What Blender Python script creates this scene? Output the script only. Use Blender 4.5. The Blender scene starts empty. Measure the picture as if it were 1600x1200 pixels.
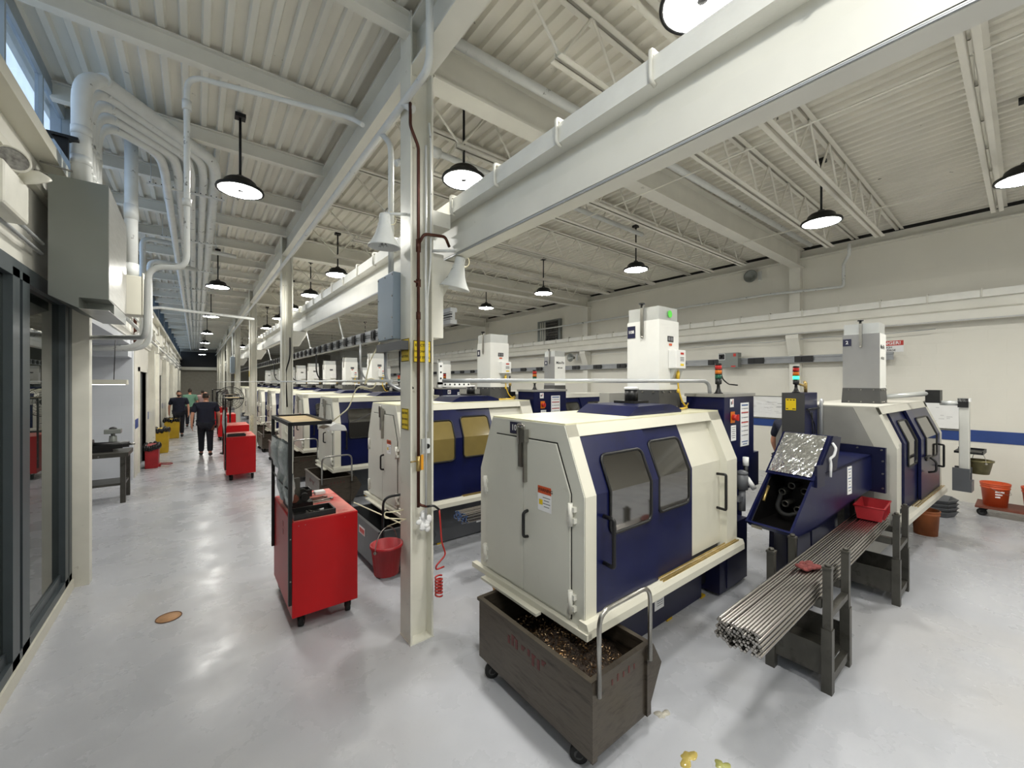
import bpy, bmesh, math, random
from mathutils import Vector, Matrix
random.seed(7)
sc = bpy.context.scene
COL = sc.collection
PI = math.pi

# ------------------------------------------------------------------ materials
def lin(c):
    return tuple(((v/255.0)/12.92 if v/255.0 <= .04045 else ((v/255.0+.055)/1.055)**2.4) for v in c)

def mat(name, rgb, rough=.5, metal=0.0, var=.06, scale=6.0, dirt=None, bump=0.0, bscale=60.0, stretch=None, spec=.5):
    m = bpy.data.materials.new(name)
    m.use_nodes = True
    nt = m.node_tree
    b = nt.nodes['Principled BSDF']
    c = lin(rgb)
    b.inputs['Roughness'].default_value = rough
    b.inputs['Metallic'].default_value = metal
    b.inputs['Specular IOR Level'].default_value = spec
    tc = nt.nodes.new('ShaderNodeTexCoord')
    mp = nt.nodes.new('ShaderNodeMapping')
    if stretch: mp.inputs['Scale'].default_value = stretch
    nt.links.new(tc.outputs['Object'], mp.inputs['Vector'])
    n = nt.nodes.new('ShaderNodeTexNoise')
    n.inputs['Scale'].default_value = scale
    n.inputs['Detail'].default_value = 5
    nt.links.new(mp.outputs['Vector'], n.inputs['Vector'])
    mr = nt.nodes.new('ShaderNodeMapRange')
    mr.inputs['From Min'].default_value = .3
    mr.inputs['From Max'].default_value = .7
    nt.links.new(n.outputs['Fac'], mr.inputs['Value'])
    mx = nt.nodes.new('ShaderNodeMix')
    mx.data_type = 'RGBA'
    mx.inputs['A'].default_value = tuple(min(1, v*(1-var)) for v in c)+(1,)
    mx.inputs['B'].default_value = tuple(min(1, v*(1+var)) for v in c)+(1,)
    nt.links.new(mr.outputs['Result'], mx.inputs['Factor'])
    out = mx.outputs['Result']
    if dirt:
        dc, lo, hi, dsc = dirt
        n2 = nt.nodes.new('ShaderNodeTexNoise')
        n2.inputs['Scale'].default_value = dsc
        n2.inputs['Detail'].default_value = 8
        n2.inputs['Roughness'].default_value = .65
        nt.links.new(mp.outputs['Vector'], n2.inputs['Vector'])
        r2 = nt.nodes.new('ShaderNodeMapRange')
        r2.inputs['From Min'].default_value = lo
        r2.inputs['From Max'].default_value = hi
        nt.links.new(n2.outputs['Fac'], r2.inputs['Value'])
        m2 = nt.nodes.new('ShaderNodeMix')
        m2.data_type = 'RGBA'
        nt.links.new(r2.outputs['Result'], m2.inputs['Factor'])
        nt.links.new(out, m2.inputs['A'])
        m2.inputs['B'].default_value = lin(dc)+(1,)
        out = m2.outputs['Result']
    nt.links.new(out, b.inputs['Base Color'])
    if bump:
        n3 = nt.nodes.new('ShaderNodeTexNoise')
        n3.inputs['Scale'].default_value = bscale
        n3.inputs['Detail'].default_value = 4
        nt.links.new(mp.outputs['Vector'], n3.inputs['Vector'])
        bp = nt.nodes.new('ShaderNodeBump')
        bp.inputs['Strength'].default_value = bump
        bp.inputs['Distance'].default_value = .02
        nt.links.new(n3.outputs['Fac'], bp.inputs['Height'])
        nt.links.new(bp.outputs['Normal'], b.inputs['Normal'])
    return m

def emit(name, rgb, strength):
    m = bpy.data.materials.new(name)
    m.use_nodes = True
    b = m.node_tree.nodes['Principled BSDF']
    c = lin(rgb)+(1,)
    b.inputs['Base Color'].default_value = c
    b.inputs['Emission Color'].default_value = c
    b.inputs['Emission Strength'].default_value = strength
    return m

def glass(name, tint, rough=.02, opaque=.35, film=(60, 62, 58), f0=.05, fmax=.9):
    """thin pane: a fresnel reflection over a partly clear, partly filmed sheet"""
    m = bpy.data.materials.new(name)
    m.use_nodes = True
    nt = m.node_tree
    for n in list(nt.nodes): nt.nodes.remove(n)
    o = nt.nodes.new('ShaderNodeOutputMaterial')
    tr = nt.nodes.new('ShaderNodeBsdfTransparent')
    tr.inputs['Color'].default_value = lin(tint)+(1,)
    df = nt.nodes.new('ShaderNodeBsdfDiffuse')
    df.inputs['Color'].default_value = lin(film)+(1,)
    gl = nt.nodes.new('ShaderNodeBsdfGlossy')
    gl.inputs['Roughness'].default_value = rough
    lw = nt.nodes.new('ShaderNodeLayerWeight')
    lw.inputs['Blend'].default_value = .5
    pw = nt.nodes.new('ShaderNodeMath'); pw.operation = 'POWER'; pw.inputs[1].default_value = 4
    nt.links.new(lw.outputs['Facing'], pw.inputs[0])
    fr = nt.nodes.new('ShaderNodeMapRange')
    fr.inputs['To Min'].default_value = f0; fr.inputs['To Max'].default_value = fmax
    nt.links.new(pw.outputs[0], fr.inputs['Value'])
    m1 = nt.nodes.new('ShaderNodeMixShader')
    m2 = nt.nodes.new('ShaderNodeMixShader')
    tc = nt.nodes.new('ShaderNodeTexCoord')
    ns = nt.nodes.new('ShaderNodeTexNoise')
    ns.inputs['Scale'].default_value = 5
    ns.inputs['Detail'].default_value = 5
    mr = nt.nodes.new('ShaderNodeMapRange')
    mr.inputs['To Min'].default_value = max(0, opaque-.15)
    mr.inputs['To Max'].default_value = min(1, opaque+.15)
    nt.links.new(tc.outputs['Object'], ns.inputs['Vector'])
    nt.links.new(ns.outputs['Fac'], mr.inputs['Value'])
    nt.links.new(mr.outputs['Result'], m1.inputs['Fac'])
    nt.links.new(tr.outputs[0], m1.inputs[1])
    nt.links.new(df.outputs[0], m1.inputs[2])
    nt.links.new(fr.outputs['Result'], m2.inputs['Fac'])
    nt.links.new(m1.outputs[0], m2.inputs[1])
    nt.links.new(gl.outputs[0], m2.inputs[2])
    nt.links.new(m2.outputs[0], o.inputs['Surface'])
    return m

# ------------------------------------------------------------------ mesh builder
def fillet(pts, r, n=6):
    """round the corners of a polyline"""
    pts = [Vector(p) for p in pts]
    if r <= 0 or len(pts) < 3: return pts
    out = [pts[0]]
    for i in range(1, len(pts)-1):
        p, a, b = pts[i], pts[i-1], pts[i+1]
        d1 = (a-p); d2 = (b-p)
        rr = min(r, d1.length*.49, d2.length*.49)
        p1 = p+d1.normalized()*rr; p2 = p+d2.normalized()*rr
        for k in range(n+1):
            t = k/n
            out.append(p1*(1-t)**2 + p*2*t*(1-t) + p2*t*t)
    out.append(pts[-1])
    return out

class MB:
    def __init__(s):
        s.v = []; s.f = []; s.m = []; s.s = []
    def add(s, vs, fs, mi=0, sm=False):
        o = len(s.v)
        s.v += [tuple(v) for v in vs]
        for f in fs:
            s.f.append(tuple(o+i for i in f)); s.m.append(mi); s.s.append(sm)
        return s
    def box(s, x0, y0, z0, x1, y1, z1, mi=0):
        v = [(x, y, z) for z in (z0, z1) for y in (y0, y1) for x in (x0, x1)]
        return s.add(v, [(0, 2, 3, 1), (4, 5, 7, 6), (0, 1, 5, 4), (2, 6, 7, 3), (0, 4, 6, 2), (1, 3, 7, 5)], mi)
    def cbox(s, c, d, mi=0):
        return s.box(c[0]-d[0]/2, c[1]-d[1]/2, c[2]-d[2]/2, c[0]+d[0]/2, c[1]+d[1]/2, c[2]+d[2]/2, mi)
    def prism(s, poly, axis, a, b, mi=0):
        def P(p, t):
            return {'x': (t, p[0], p[1]), 'y': (p[0], t, p[1]), 'z': (p[0], p[1], t)}[axis]
        n = len(poly)
        v = [P(p, a) for p in poly]+[P(p, b) for p in poly]
        f = [tuple(range(n)), tuple(range(2*n-1, n-1, -1))]
        f += [(i, (i+1) % n, n+(i+1) % n, n+i) for i in range(n)]
        return s.add(v, f, mi)
    def cyl(s, p0, p1, r0, r1=None, n=16, mi=0, cap=True, sm=True):
        r1 = r0 if r1 is None else r1
        p0 = Vector(p0); p1 = Vector(p1)
        d = (p1-p0).normalized()
        u = d.orthogonal().normalized(); w = d.cross(u)
        c = [(math.cos(2*PI*i/n), math.sin(2*PI*i/n)) for i in range(n)]
        v = [p0+(u*a+w*b)*r0 for a, b in c]+[p1+(u*a+w*b)*r1 for a, b in c]
        s.add(v, [(i, (i+1) % n, n+(i+1) % n, n+i) for i in range(n)], mi, sm)
        if cap:
            s.add(v[:n], [tuple(range(n))], mi); s.add(v[n:], [tuple(range(n))], mi)
        return s
    def tube(s, pts, r, n=10, bend=0, closed=False, mi=0, seg=6):
        pts = fillet(pts, bend, seg) if bend else [Vector(p) for p in pts]
        L = len(pts)
        T = []
        for i in range(L):
            if closed: t = pts[(i+1) % L]-pts[i-1]
            else: t = pts[min(i+1, L-1)]-pts[max(i-1, 0)]
            T.append(t.normalized())
        u = T[0].orthogonal().normalized()
        v = []
        for i in range(L):
            u = (u-T[i]*u.dot(T[i]))
            u = u.normalized() if u.length > 1e-6 else T[i].orthogonal().normalized()
            w = T[i].cross(u)
            for k in range(n):
                a = 2*PI*k/n
                v.append(pts[i]+(u*math.cos(a)+w*math.sin(a))*r)
        f = []
        for i in range(L if closed else L-1):
            j = (i+1) % L
            for k in range(n):
                f.append((i*n+k, i*n+(k+1) % n, j*n+(k+1) % n, j*n+k))
        s.add(v, f, mi, True)
        if not closed:
            s.add(v[:n], [tuple(range(n))], mi); s.add(v[-n:], [tuple(range(n))], mi)
        return s
    def lathe(s, prof, c=(0, 0, 0), n=24, mi=0, cap=True, sm=True, M=None):
        v = []
        for r, z in prof:
            for k in range(n):
                a = 2*PI*k/n
                p = Vector((r*math.cos(a), r*math.sin(a), z))
                if M: p = M @ p
                v.append((p[0]+c[0], p[1]+c[1], p[2]+c[2]))
        f = []
        for i in range(len(prof)-1):
            for k in range(n):
                f.append((i*n+k, i*n+(k+1) % n, (i+1)*n+(k+1) % n, (i+1)*n+k))
        s.add(v, f, mi, sm)
        if cap:
            s.add(v[:n], [tuple(range(n))], mi); s.add(v[-n:], [tuple(range(n))], mi)
        return s
    def ball(s, c, r, n=12, m=8, mi=0):
        if not hasattr(r, '__len__'): r = (r, r, r)
        v = []; f = []
        for i in range(m+1):
            t = PI*i/m
            for k in range(n):
                a = 2*PI*k/n
                v.append((c[0]+r[0]*math.sin(t)*math.cos(a), c[1]+r[1]*math.sin(t)*math.sin(a), c[2]+r[2]*math.cos(t)))
        for i in range(m):
            for k in range(n):
                f.append((i*n+k, i*n+(k+1) % n, (i+1)*n+(k+1) % n, (i+1)*n+k))
        return s.add(v, f, mi, True)
    def ibeam(s, a, b, w, h, tf=.015, tw=.01, mi=0):
        """I section from a to b (along x or y), a/b = centre of the section"""
        ax = 'x' if abs(a[0]-b[0]) > abs(a[1]-b[1]) else 'y'
        c, z = (a[1] if ax == 'x' else a[0]), a[2]
        P = [(c-w/2, z-h/2), (c+w/2, z-h/2), (c+w/2, z-h/2+tf), (c+tw/2, z-h/2+tf), (c+tw/2, z+h/2-tf), (c+w/2, z+h/2-tf),
             (c+w/2, z+h/2), (c-w/2, z+h/2), (c-w/2, z+h/2-tf), (c-tw/2, z+h/2-tf), (c-tw/2, z-h/2+tf), (c-w/2, z-h/2+tf)]
        t0, t1 = (a[0], b[0]) if ax == 'x' else (a[1], b[1])
        return s.prism(P, ax, t0, t1, mi)
    def xf(s, M, start=0):
        s.v[start:] = [tuple(M @ Vector(p)) for p in s.v[start:]]
        return s
    def mesh(s, name, mats):
        me = bpy.data.meshes.new(name)
        me.from_pydata(s.v, [], s.f)
        for m in (mats if isinstance(mats, (list, tuple)) else [mats]): me.materials.append(m)
        me.polygons.foreach_set('material_index', s.m)
        me.polygons.foreach_set('use_smooth', s.s)
        bm = bmesh.new(); bm.from_mesh(me)
        bmesh.ops.remove_doubles(bm, verts=bm.verts, dist=1e-5)
        bmesh.ops.recalc_face_normals(bm, faces=bm.faces)
        bm.to_mesh(me); bm.free()
        return me
    def build(s, name, mats, parent=None, loc=None, bevel=0):
        o = bpy.data.objects.new(name, s.mesh(name, mats))
        COL.objects.link(o)
        if parent: o.parent = parent
        if loc: o.location = loc
        if bevel:
            b = o.modifiers.new('edge', 'BEVEL')
            b.width = bevel; b.segments = 2; b.limit_method = 'ANGLE'; b.angle_limit = .7
            b.harden_normals = False
        return o

def tag(o, label=None, cat=None, group=None, kind=None):
    if label: o['label'] = label
    if cat: o['category'] = cat
    if group: o['group'] = group
    if kind: o['kind'] = kind
    return o

def thing(name, label, cat, loc=(0, 0, 0), rz=0, group=None):
    o = bpy.data.objects.new(name, None)
    o.empty_display_size = .1
    COL.objects.link(o)
    o.location = loc; o.rotation_euler = (0, 0, rz)
    return tag(o, label, cat, group)

def struct(name, mb, mats, bevel=0):
    o = mb.build(name, mats, bevel=bevel)
    o['kind'] = 'structure'
    return o

def copy_tree(o, loc=None, rz=None, label=None, group=None, skip=(), kids=None):
    kids = kids if kids is not None else KIDS(o)
    c = o.copy(); COL.objects.link(c)
    if loc is not None: c.location = loc
    if rz is not None: c.rotation_euler = (0, 0, rz)
    if label: c['label'] = label
    if group: c['group'] = group
    for ch in kids:
        if ch.name.split('.')[0] in skip: continue
        d = ch.copy(); COL.objects.link(d); d.parent = c
        for g in KIDS(ch):
            if g.name.split('.')[0] in skip: continue
            e = g.copy(); COL.objects.link(e); e.parent = d
    return c

def KIDS(o):
    return [c for c in bpy.data.objects if c.parent == o]

# ------------------------------------------------------------------ lettering
FACE = {'x-': (Vector((0, -1, 0)), Vector((0, 0, 1))), 'y-': (Vector((1, 0, 0)), Vector((0, 0, 1))), 'z+': (Vector((1, 0, 0)), Vector((0, 1, 0)))}
def letters(mb, body, size, c, face, mi=0, off=.0015, bold=.0):
    cu = bpy.data.curves.new('t', 'FONT')
    cu.body = body; cu.size = size; cu.align_x = 'CENTER'; cu.align_y = 'CENTER'
    cu.resolution_u = 2; cu.offset = bold*size
    ob = bpy.data.objects.new('t', cu); COL.objects.link(ob)
    dg = bpy.context.evaluated_depsgraph_get()
    me = bpy.data.meshes.new_from_object(ob.evaluated_get(dg))
    X, Y = FACE[face]; Z = X.cross(Y)
    vs = [Vector(c)+X*v.co.x+Y*v.co.y+Z*off for v in me.vertices]
    mb.add(vs, [tuple(p.vertices) for p in me.polygons], mi)
    bpy.data.objects.remove(ob); bpy.data.curves.remove(cu); bpy.data.meshes.remove(me)

def plate(parent, name, c, w, h, face, m, marks=(), texts=(), th=.004, label=None):
    """a flat label: marks = (dx, dy, w, h, material), texts = (string, size, dx, dy, material)"""
    X, Y = FACE[face]; Z = X.cross(Y); c = Vector(c)
    def slab(mb, cc, w, h, t, mi=0):
        v = [cc+X*a*w/2+Y*b*h/2+Z*d for d in (0, t) for b in (-1, 1) for a in (-1, 1)]
        mb.add(v, [(0, 2, 3, 1), (4, 5, 7, 6), (0, 1, 5, 4), (2, 6, 7, 3), (0, 4, 6, 2), (1, 3, 7, 5)], mi)
    mb = MB(); slab(mb, c, w, h, th)
    o = mb.build(name, m, parent)
    if label: o['label'] = label
    if marks or texts:
        ms = []; b2 = MB()
        def idx(mm):
            if mm not in ms: ms.append(mm)
            return ms.index(mm)
        for dx, dy, ww, hh, mm in marks: slab(b2, c+X*dx+Y*dy+Z*th, ww, hh, .0008, idx(mm))
        for t, sz, dx, dy, mm in texts: letters(b2, t, sz, c+X*dx+Y*dy+Z*th, face, idx(mm), bold=.02)
        b2.build('lettering', ms, o)
    return o
# ------------------------------------------------------------------ palette
WHITE = mat('white_paint', (226, 224, 214), .45, var=.05, scale=3, dirt=((150, 140, 115), .66, .8, 5))
STEELW = mat('painted_steel', (226, 224, 214), .4, var=.05, scale=2.5, dirt=((120, 112, 95), .68, .8, 7))
COLM = mat('column_paint', (224, 222, 210), .4, var=.06, scale=4, dirt=((120, 100, 70), .65, .78, 9))
PIPEW = mat('pipe_paint', (220, 222, 220), .35, var=.05, scale=8, dirt=((105, 104, 100), .63, .68, 7))
DECK = mat('deck_paint', (228, 224, 212), .6, var=.06, scale=1.5, dirt=((90, 85, 76), .68, .73, 5))
JOIST = mat('joist_paint', (226, 223, 212), .5, var=.05, scale=3, dirt=((95, 90, 80), .72, .8, 10))
DARKGAP = mat('dark_gap', (30, 29, 27), .8)
CREAM = mat('machine_cream', (214, 211, 196), .38, var=.03, scale=3, dirt=((165, 155, 120), .68, .95, 3))
CREAMTOP = mat('machine_top', (226, 222, 190), .4, var=.04, scale=3, dirt=((190, 178, 120), .6, .9, 4))
ENDW = mat('machine_end_white', (214, 213, 202), .38, var=.03, scale=3, dirt=((160, 155, 130), .64, .85, 4))
GREYM = mat('machine_grey', (150, 149, 144), .42, var=.04)
NAVY = mat('navy_paint', (16, 22, 64), .3, spec=.35, var=.14, scale=3, dirt=((14, 16, 36), .55, .85, 5))
NAVYD = mat('navy_dark', (18, 21, 52), .35, var=.12, scale=4)
SLATE = mat('slate_grey', (84, 86, 90), .4, var=.06)
DKGREY = mat('dark_grey_paint', (70, 70, 70), .45, var=.06)
BOXG = mat('electrical_box_grey', (128, 132, 128), .3, .3, var=.05, scale=2)
BOXBLUE = mat('junction_grey_blue', (140, 154, 166), .4, var=.06, scale=3)
STAIN = mat('brushed_steel', (176, 176, 172), .28, .9, var=.1, scale=5, stretch=(1, 1, 8))
BLACK = mat('black_plastic', (18, 18, 19), .4, var=.1)
BLACKM = mat('black_metal', (24, 24, 25), .45, .3, var=.1)
RUBBER = mat('rubber', (22, 22, 22), .7, var=.1)
CHROME = mat('bare_steel', (160, 158, 152), .3, .95, var=.12, scale=12)
BARM = mat('bar_steel', (176, 172, 168), .24, 1.0, var=.12, scale=5, stretch=(.3, 6, 6))
BAREND = mat('bar_cut_end', (196, 192, 186), .35, .9, var=.2, scale=60)
BARBLUE = mat('bar_blue_tip', (92, 130, 190), .5, var=.2, scale=60)
RACKM = mat('rack_steel', (86, 84, 78), .42, .6, var=.18, scale=6, dirt=((40, 34, 28), .55, .8, 8))
TUBM = mat('tub_steel', (92, 84, 73), .36, .5, var=.4, scale=5, dirt=((40, 33, 27), .44, .7, 5), stretch=(1, .6, 4))
TUBBLK = mat('tub_black', (66, 68, 70), .4, .2, var=.12)
TUBIN = mat('tub_inside', (70, 62, 52), .55, .4, var=.3, scale=6)
CHIP = mat('chips', (168, 140, 108), .3, .9, var=.5, scale=50)
CHIPL = mat('chips_light', (204, 178, 140), .25, .95, var=.4, scale=60)
CHIPB = mat('chip_bed', (52, 41, 32), .5, .3, var=.5, scale=60, bump=1, bscale=70)
REDC = mat('red_paint', (188, 18, 24), .36, spec=.3, var=.06, scale=3, dirt=((120, 16, 20), .66, .9, 5))
REDD = mat('red_plastic', (160, 26, 34), .42, var=.15, scale=8, dirt=((90, 24, 26), .6, .85, 8))
PINKTOP = mat('worn_red_liner', (218, 128, 116), .6, var=.12, scale=9, dirt=((206, 60, 58), .5, .62, 5))
RAG = mat('rag', (110, 52, 50), .9, var=.3, scale=30, bump=.6, bscale=40)
ORANGE = mat('orange_plastic', (206, 84, 42), .45, var=.1, scale=6, dirt=((120, 50, 24), .58, .8, 7))
YELLOW = mat('yellow_sign', (238, 205, 30), .45, var=.04)
YELDK = mat('yellow_bin', (196, 160, 28), .5, var=.1)
COPPER = mat('brown_pipe', (84, 48, 37), .35, .5, var=.2, scale=12)
BRASS = mat('oily_brass', (186, 160, 100), .3, .7, var=.25, scale=15)
INK = mat('black_ink', (20, 20, 22), .6)
INKG = mat('grey_ink', (120, 120, 124), .6)
INKR = mat('red_ink', (196, 52, 40), .5)
INKB = mat('blue_ink', (50, 90, 150), .5)
INKO = mat('orange_ink', (206, 84, 40), .5)
PAPER = mat('paper', (240, 240, 240), .6, var=.03, scale=20)
INBLACK = mat('inner_black', (14, 13, 13), .4, var=.3, scale=12)
CREAMG = mat('machine_grey_cream', (200, 198, 188), .4, var=.03)
NUMP = mat('number_plate_navy', (26, 28, 62), .4)
WHT = mat('clean_white', (240, 240, 238), .4, var=.02)
TOWER = mat('collector_white', (236, 236, 232), .35, var=.02)
CLEARC = mat('collector_cover', (196, 198, 196), .3, .35, var=.05)
FOIL = mat('crinkled_foil', (232, 234, 236), .22, 1.0, var=.06, scale=14)
PLASTICF = mat('plastic_film', (196, 204, 204), .25, .25, var=.15, scale=20, bump=.7, bscale=25)
WOOD = mat('pale_wood', (206, 182, 140), .6, var=.12, scale=8)
BAG = mat('bin_bag', (18, 18, 18), .25, var=.2, bump=.5, bscale=20)
GREENL = mat('green_lens', (20, 92, 70), .3)
GREENON = emit('green_lens_lit', (60, 240, 160), 1.6)
AMBER = mat('amber_lens', (214, 116, 26), .3)
REDL = mat('red_lens', (190, 36, 30), .3)
LEDM = emit('led_panel', (255, 253, 246), 112.0)
TUBEL = emit('fluorescent_panel', (255, 252, 244), 7.0)
PANE = glass('machine_window', (120, 112, 100), .06, .7, (46, 43, 38), .26)
PANEY = glass('machine_window_yellowed', (170, 150, 90), .12, .7, (150, 132, 78))
GLASS = glass('storefront_glass', (150, 160, 156), .01, .25, (70, 78, 76))
SKYG = glass('clerestory_glass', (235, 242, 250), .05, .12, (200, 212, 230), .03, .25)
FRAMEG = mat('window_frame_grey', (72, 80, 84), .4, .3, var=.06)
BLUESTR = mat('blue_stripe', (34, 64, 130), .5, var=.06)
SKIN = mat('skin', (206, 150, 124), .55, var=.05)
SHIRTN = mat('navy_shirt', (26, 30, 48), .85, var=.15, scale=12, bump=.3, bscale=25)
TROUSN = mat('navy_trousers', (24, 27, 38), .85, var=.15, scale=12, bump=.3, bscale=25)
SHIRTG = mat('green_shirt', (108, 150, 128), .85, var=.08, bump=.3, bscale=25)
SHIRTP = mat('pink_shirt', (206, 170, 168), .85, var=.08, bump=.3, bscale=25)
HAIRD = mat('dark_hair', (44, 32, 26), .7, var=.2, scale=40, bump=.4, bscale=80)
SHOE = mat('black_shoe', (20, 19, 19), .5)
HOSER = mat('red_hose', (176, 44, 38), .4)
CABLEW = mat('cream_cable', (226, 218, 186), .5)
CABLEY = mat('yellow_cable', (228, 190, 60), .45)
CABLEG = mat('grey_conduit', (176, 178, 180), .35, .3)
EMERG = mat('emergency_light_white', (222, 220, 208), .4)
LENSC = mat('reflector_lens', (170, 168, 165), .2, .6, var=.4, scale=40)
PUDY = mat('spilled_coolant', (190, 170, 96), .12, var=.15, scale=20)
DRAINM = mat('drain_cover', (176, 132, 88), .5, .4, var=.15, scale=30)
LIQ = mat('oily_liquid', (96, 88, 40), .15, var=.2)
NIGHT = mat('dark_interior', (40, 41, 42), .8)

def floor_mat():
    m = mat('floor_epoxy', (186, 188, 194), .33, var=.05, scale=.7)
    nt = m.node_tree; b = nt.nodes['Principled BSDF']
    base = b.inputs['Base Color'].links[0].from_socket
    tc = nt.nodes.new('ShaderNodeTexCoord')
    def noise(sc_, det=6, st=None):
        n = nt.nodes.new('ShaderNodeTexNoise'); n.inputs['Scale'].default_value = sc_; n.inputs['Detail'].default_value = det
        n.inputs['Roughness'].default_value = .6
        nt.links.new(tc.outputs['Object'], n.inputs['Vector']); return n
    def ramp(src, lo, hi, a=0, c=1):
        r = nt.nodes.new('ShaderNodeMapRange')
        for k, v in (('From Min', lo), ('From Max', hi), ('To Min', a), ('To Max', c)): r.inputs[k].default_value = v
        nt.links.new(src, r.inputs['Value']); return r.outputs['Result']
    def mix(f, a, col):
        x = nt.nodes.new('ShaderNodeMix'); x.data_type = 'RGBA'
        nt.links.new(f, x.inputs['Factor']); nt.links.new(a, x.inputs['A']); x.inputs['B'].default_value = lin(col)+(1,)
        return x.outputs['Result']
    c = mix(ramp(noise(.35, 3).outputs['Fac'], .5, .72, 0, .55), base, (190, 184, 175))
    c = mix(ramp(noise(1.1, 4).outputs['Fac'], .4, .85, 0, .22), c, (150, 152, 158))
    c = mix(ramp(noise(45, 3).outputs['Fac'], .62, .85, 0, .25), c, (120, 120, 122))
    c = mix(ramp(noise(4, 5).outputs['Fac'], .55, .85, 0, .3), c, (208, 210, 214))
    nt.links.new(c, b.inputs['Base Color'])
    nt.links.new(ramp(noise(2.2, 6).outputs['Fac'], .35, .7, .2, .4), b.inputs['Roughness'])
    return m
FLOOR = floor_mat()

def block_mat(name, rgb, depth=.25):
    m = mat(name, rgb, .55, var=.03, scale=1.2)
    nt = m.node_tree; b = nt.nodes['Principled BSDF']
    tc = nt.nodes.new('ShaderNodeTexCoord')
    sp = nt.nodes.new('ShaderNodeSeparateXYZ'); cb = nt.nodes.new('ShaderNodeCombineXYZ'); ad = nt.nodes.new('ShaderNodeMath')
    nt.links.new(tc.outputs['Object'], sp.inputs[0])
    nt.links.new(sp.outputs['X'], ad.inputs[0]); nt.links.new(sp.outputs['Y'], ad.inputs[1])
    nt.links.new(ad.outputs[0], cb.inputs['X']); nt.links.new(sp.outputs['Z'], cb.inputs['Y'])
    br = nt.nodes.new('ShaderNodeTexBrick')
    br.inputs['Scale'].default_value = 1.0
    br.inputs['Brick Width'].default_value = .4; br.inputs['Row Height'].default_value = .2
    br.inputs['Mortar Size'].default_value = .004; br.inputs['Mortar Smooth'].default_value = .6
    nt.links.new(cb.outputs[0], br.inputs['Vector'])
    bp = nt.nodes.new('ShaderNodeBump'); bp.inputs['Strength'].default_value = depth; bp.inputs['Distance'].default_value = .006; bp.invert = True
    nt.links.new(br.outputs['Fac'], bp.inputs['Height'])
    nt.links.new(bp.outputs['Normal'], b.inputs['Normal'])
    return m
BLOCK = block_mat('painted_block', (228, 225, 214))
BLOCKB = block_mat('painted_block_cool', (206, 210, 216))
# ================================================================== SETTING
DZ = 5.06            # underside of the roof deck
XW = 10.6            # right wall face
YE = 43.0            # far end
ROWS = [3.12+6.1*k for k in range(7)]

b = MB(); b.box(-4.2, -3.5, -.1, XW+.3, YE+.2, 0)
struct('floor', b, FLOOR)

# ribbed roof deck: one profile swept along the hall
prof = []
x = -1.3
while x < XW+.2:
    prof += [(x, DZ), (x+.045, DZ), (x+.06, DZ+.04), (x+.135, DZ+.04)]
    x += .15
b = MB()
v = [(p[0], -3.5, p[1]) for p in prof]+[(p[0], YE, p[1]) for p in prof]
n = len(prof)
b.add(v, [(i, i+1, n+i+1, n+i) for i in range(n-1)])
b.box(-1.3, -3.5, DZ+.05, XW+.2, YE, DZ+.12)
struct('ceiling', b, DECK)

# right wall
b = MB(); b.box(XW, -3.5, 0, XW+.25, YE, DZ+.1)
struct('wall_right', b, BLOCK)
b = MB(); b.box(XW-.012, -3.5, 1.07, XW, YE, 1.27)
struct('trim_1', b, BLUESTR)
b = MB()
b.box(XW-.16, -3.5, 4.80, XW, YE, 4.82); b.box(XW-.02, -3.5, 4.82, XW, YE, 5.0)
struct('trim_2', b, STEELW)
b = MB(); b.box(XW-.03, -3.5, 5.0, XW, YE, DZ+.03)
struct('trim_10', b, DARKGAP)  # solid dark strip painted in for the shaded gap under the deck
# unseen wall added behind the viewer to shut out ambient light
b = MB(); b.box(-4.2, -3.6, -.1, XW+.25, -3.5, DZ+.1)
struct('wall_light_block', b, BLOCK)
# far wall
b = MB(); b.box(-1.3, YE, 0, XW, YE+.2, DZ+.1)
struct('wall_back', b, mat('far_wall', (150, 146, 134), .7))
b = MB(); b.box(-1.0, YE-.4, 3.35, 1.4, YE-.02, 4.6)
struct('trim_3', b, NIGHT)
b = MB(); b.box(-1.0, YE-.5, 3.1, 1.4, YE-.1, 3.35)
struct('trim_4', b, CREAM)

# left wall: upper band over the shop fronts, sill, clerestory
XL = -1.02
b = MB(); b.box(XL-.25, -1, 2.98, XL, YE, 3.9)
struct('wall_left', b, STEELW)
b = MB(); b.box(XL-.25, -1, 3.9, XL+.13, YE, 4.0); b.box(XL, -1, 3.62, XL+.05, YE, 3.68)
struct('trim_5', b, CREAM)
k = 0
y = .6
while y < YE-1:
    y1 = min(y+2.7, YE)
    k += 1
    b = MB(); b.box(XL-.12, y, 4.0, XL-.115, y1, 5.0)
    g = struct('window_%d' % k, b, SKYG)
    f = MB()
    f.box(XL-.2, y1, 4.0, XL-.02, y1+.4, DZ)
    f.box(XL-.14, y, 4.0, XL-.09, y1, 4.05); f.box(XL-.14, y, 4.93, XL-.09, y1, DZ)
    for q in (.35, .7):
        yy = y+(y1-y)*q
        f.box(XL-.14, yy, 4.05, XL-.09, yy+.035, 4.93)
    f.build('window_frame', FRAMEG if k > 3 else mat('clerestory_frame_%d' % k, (160, 168, 172), .4), g)
    y = y1+.4

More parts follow.
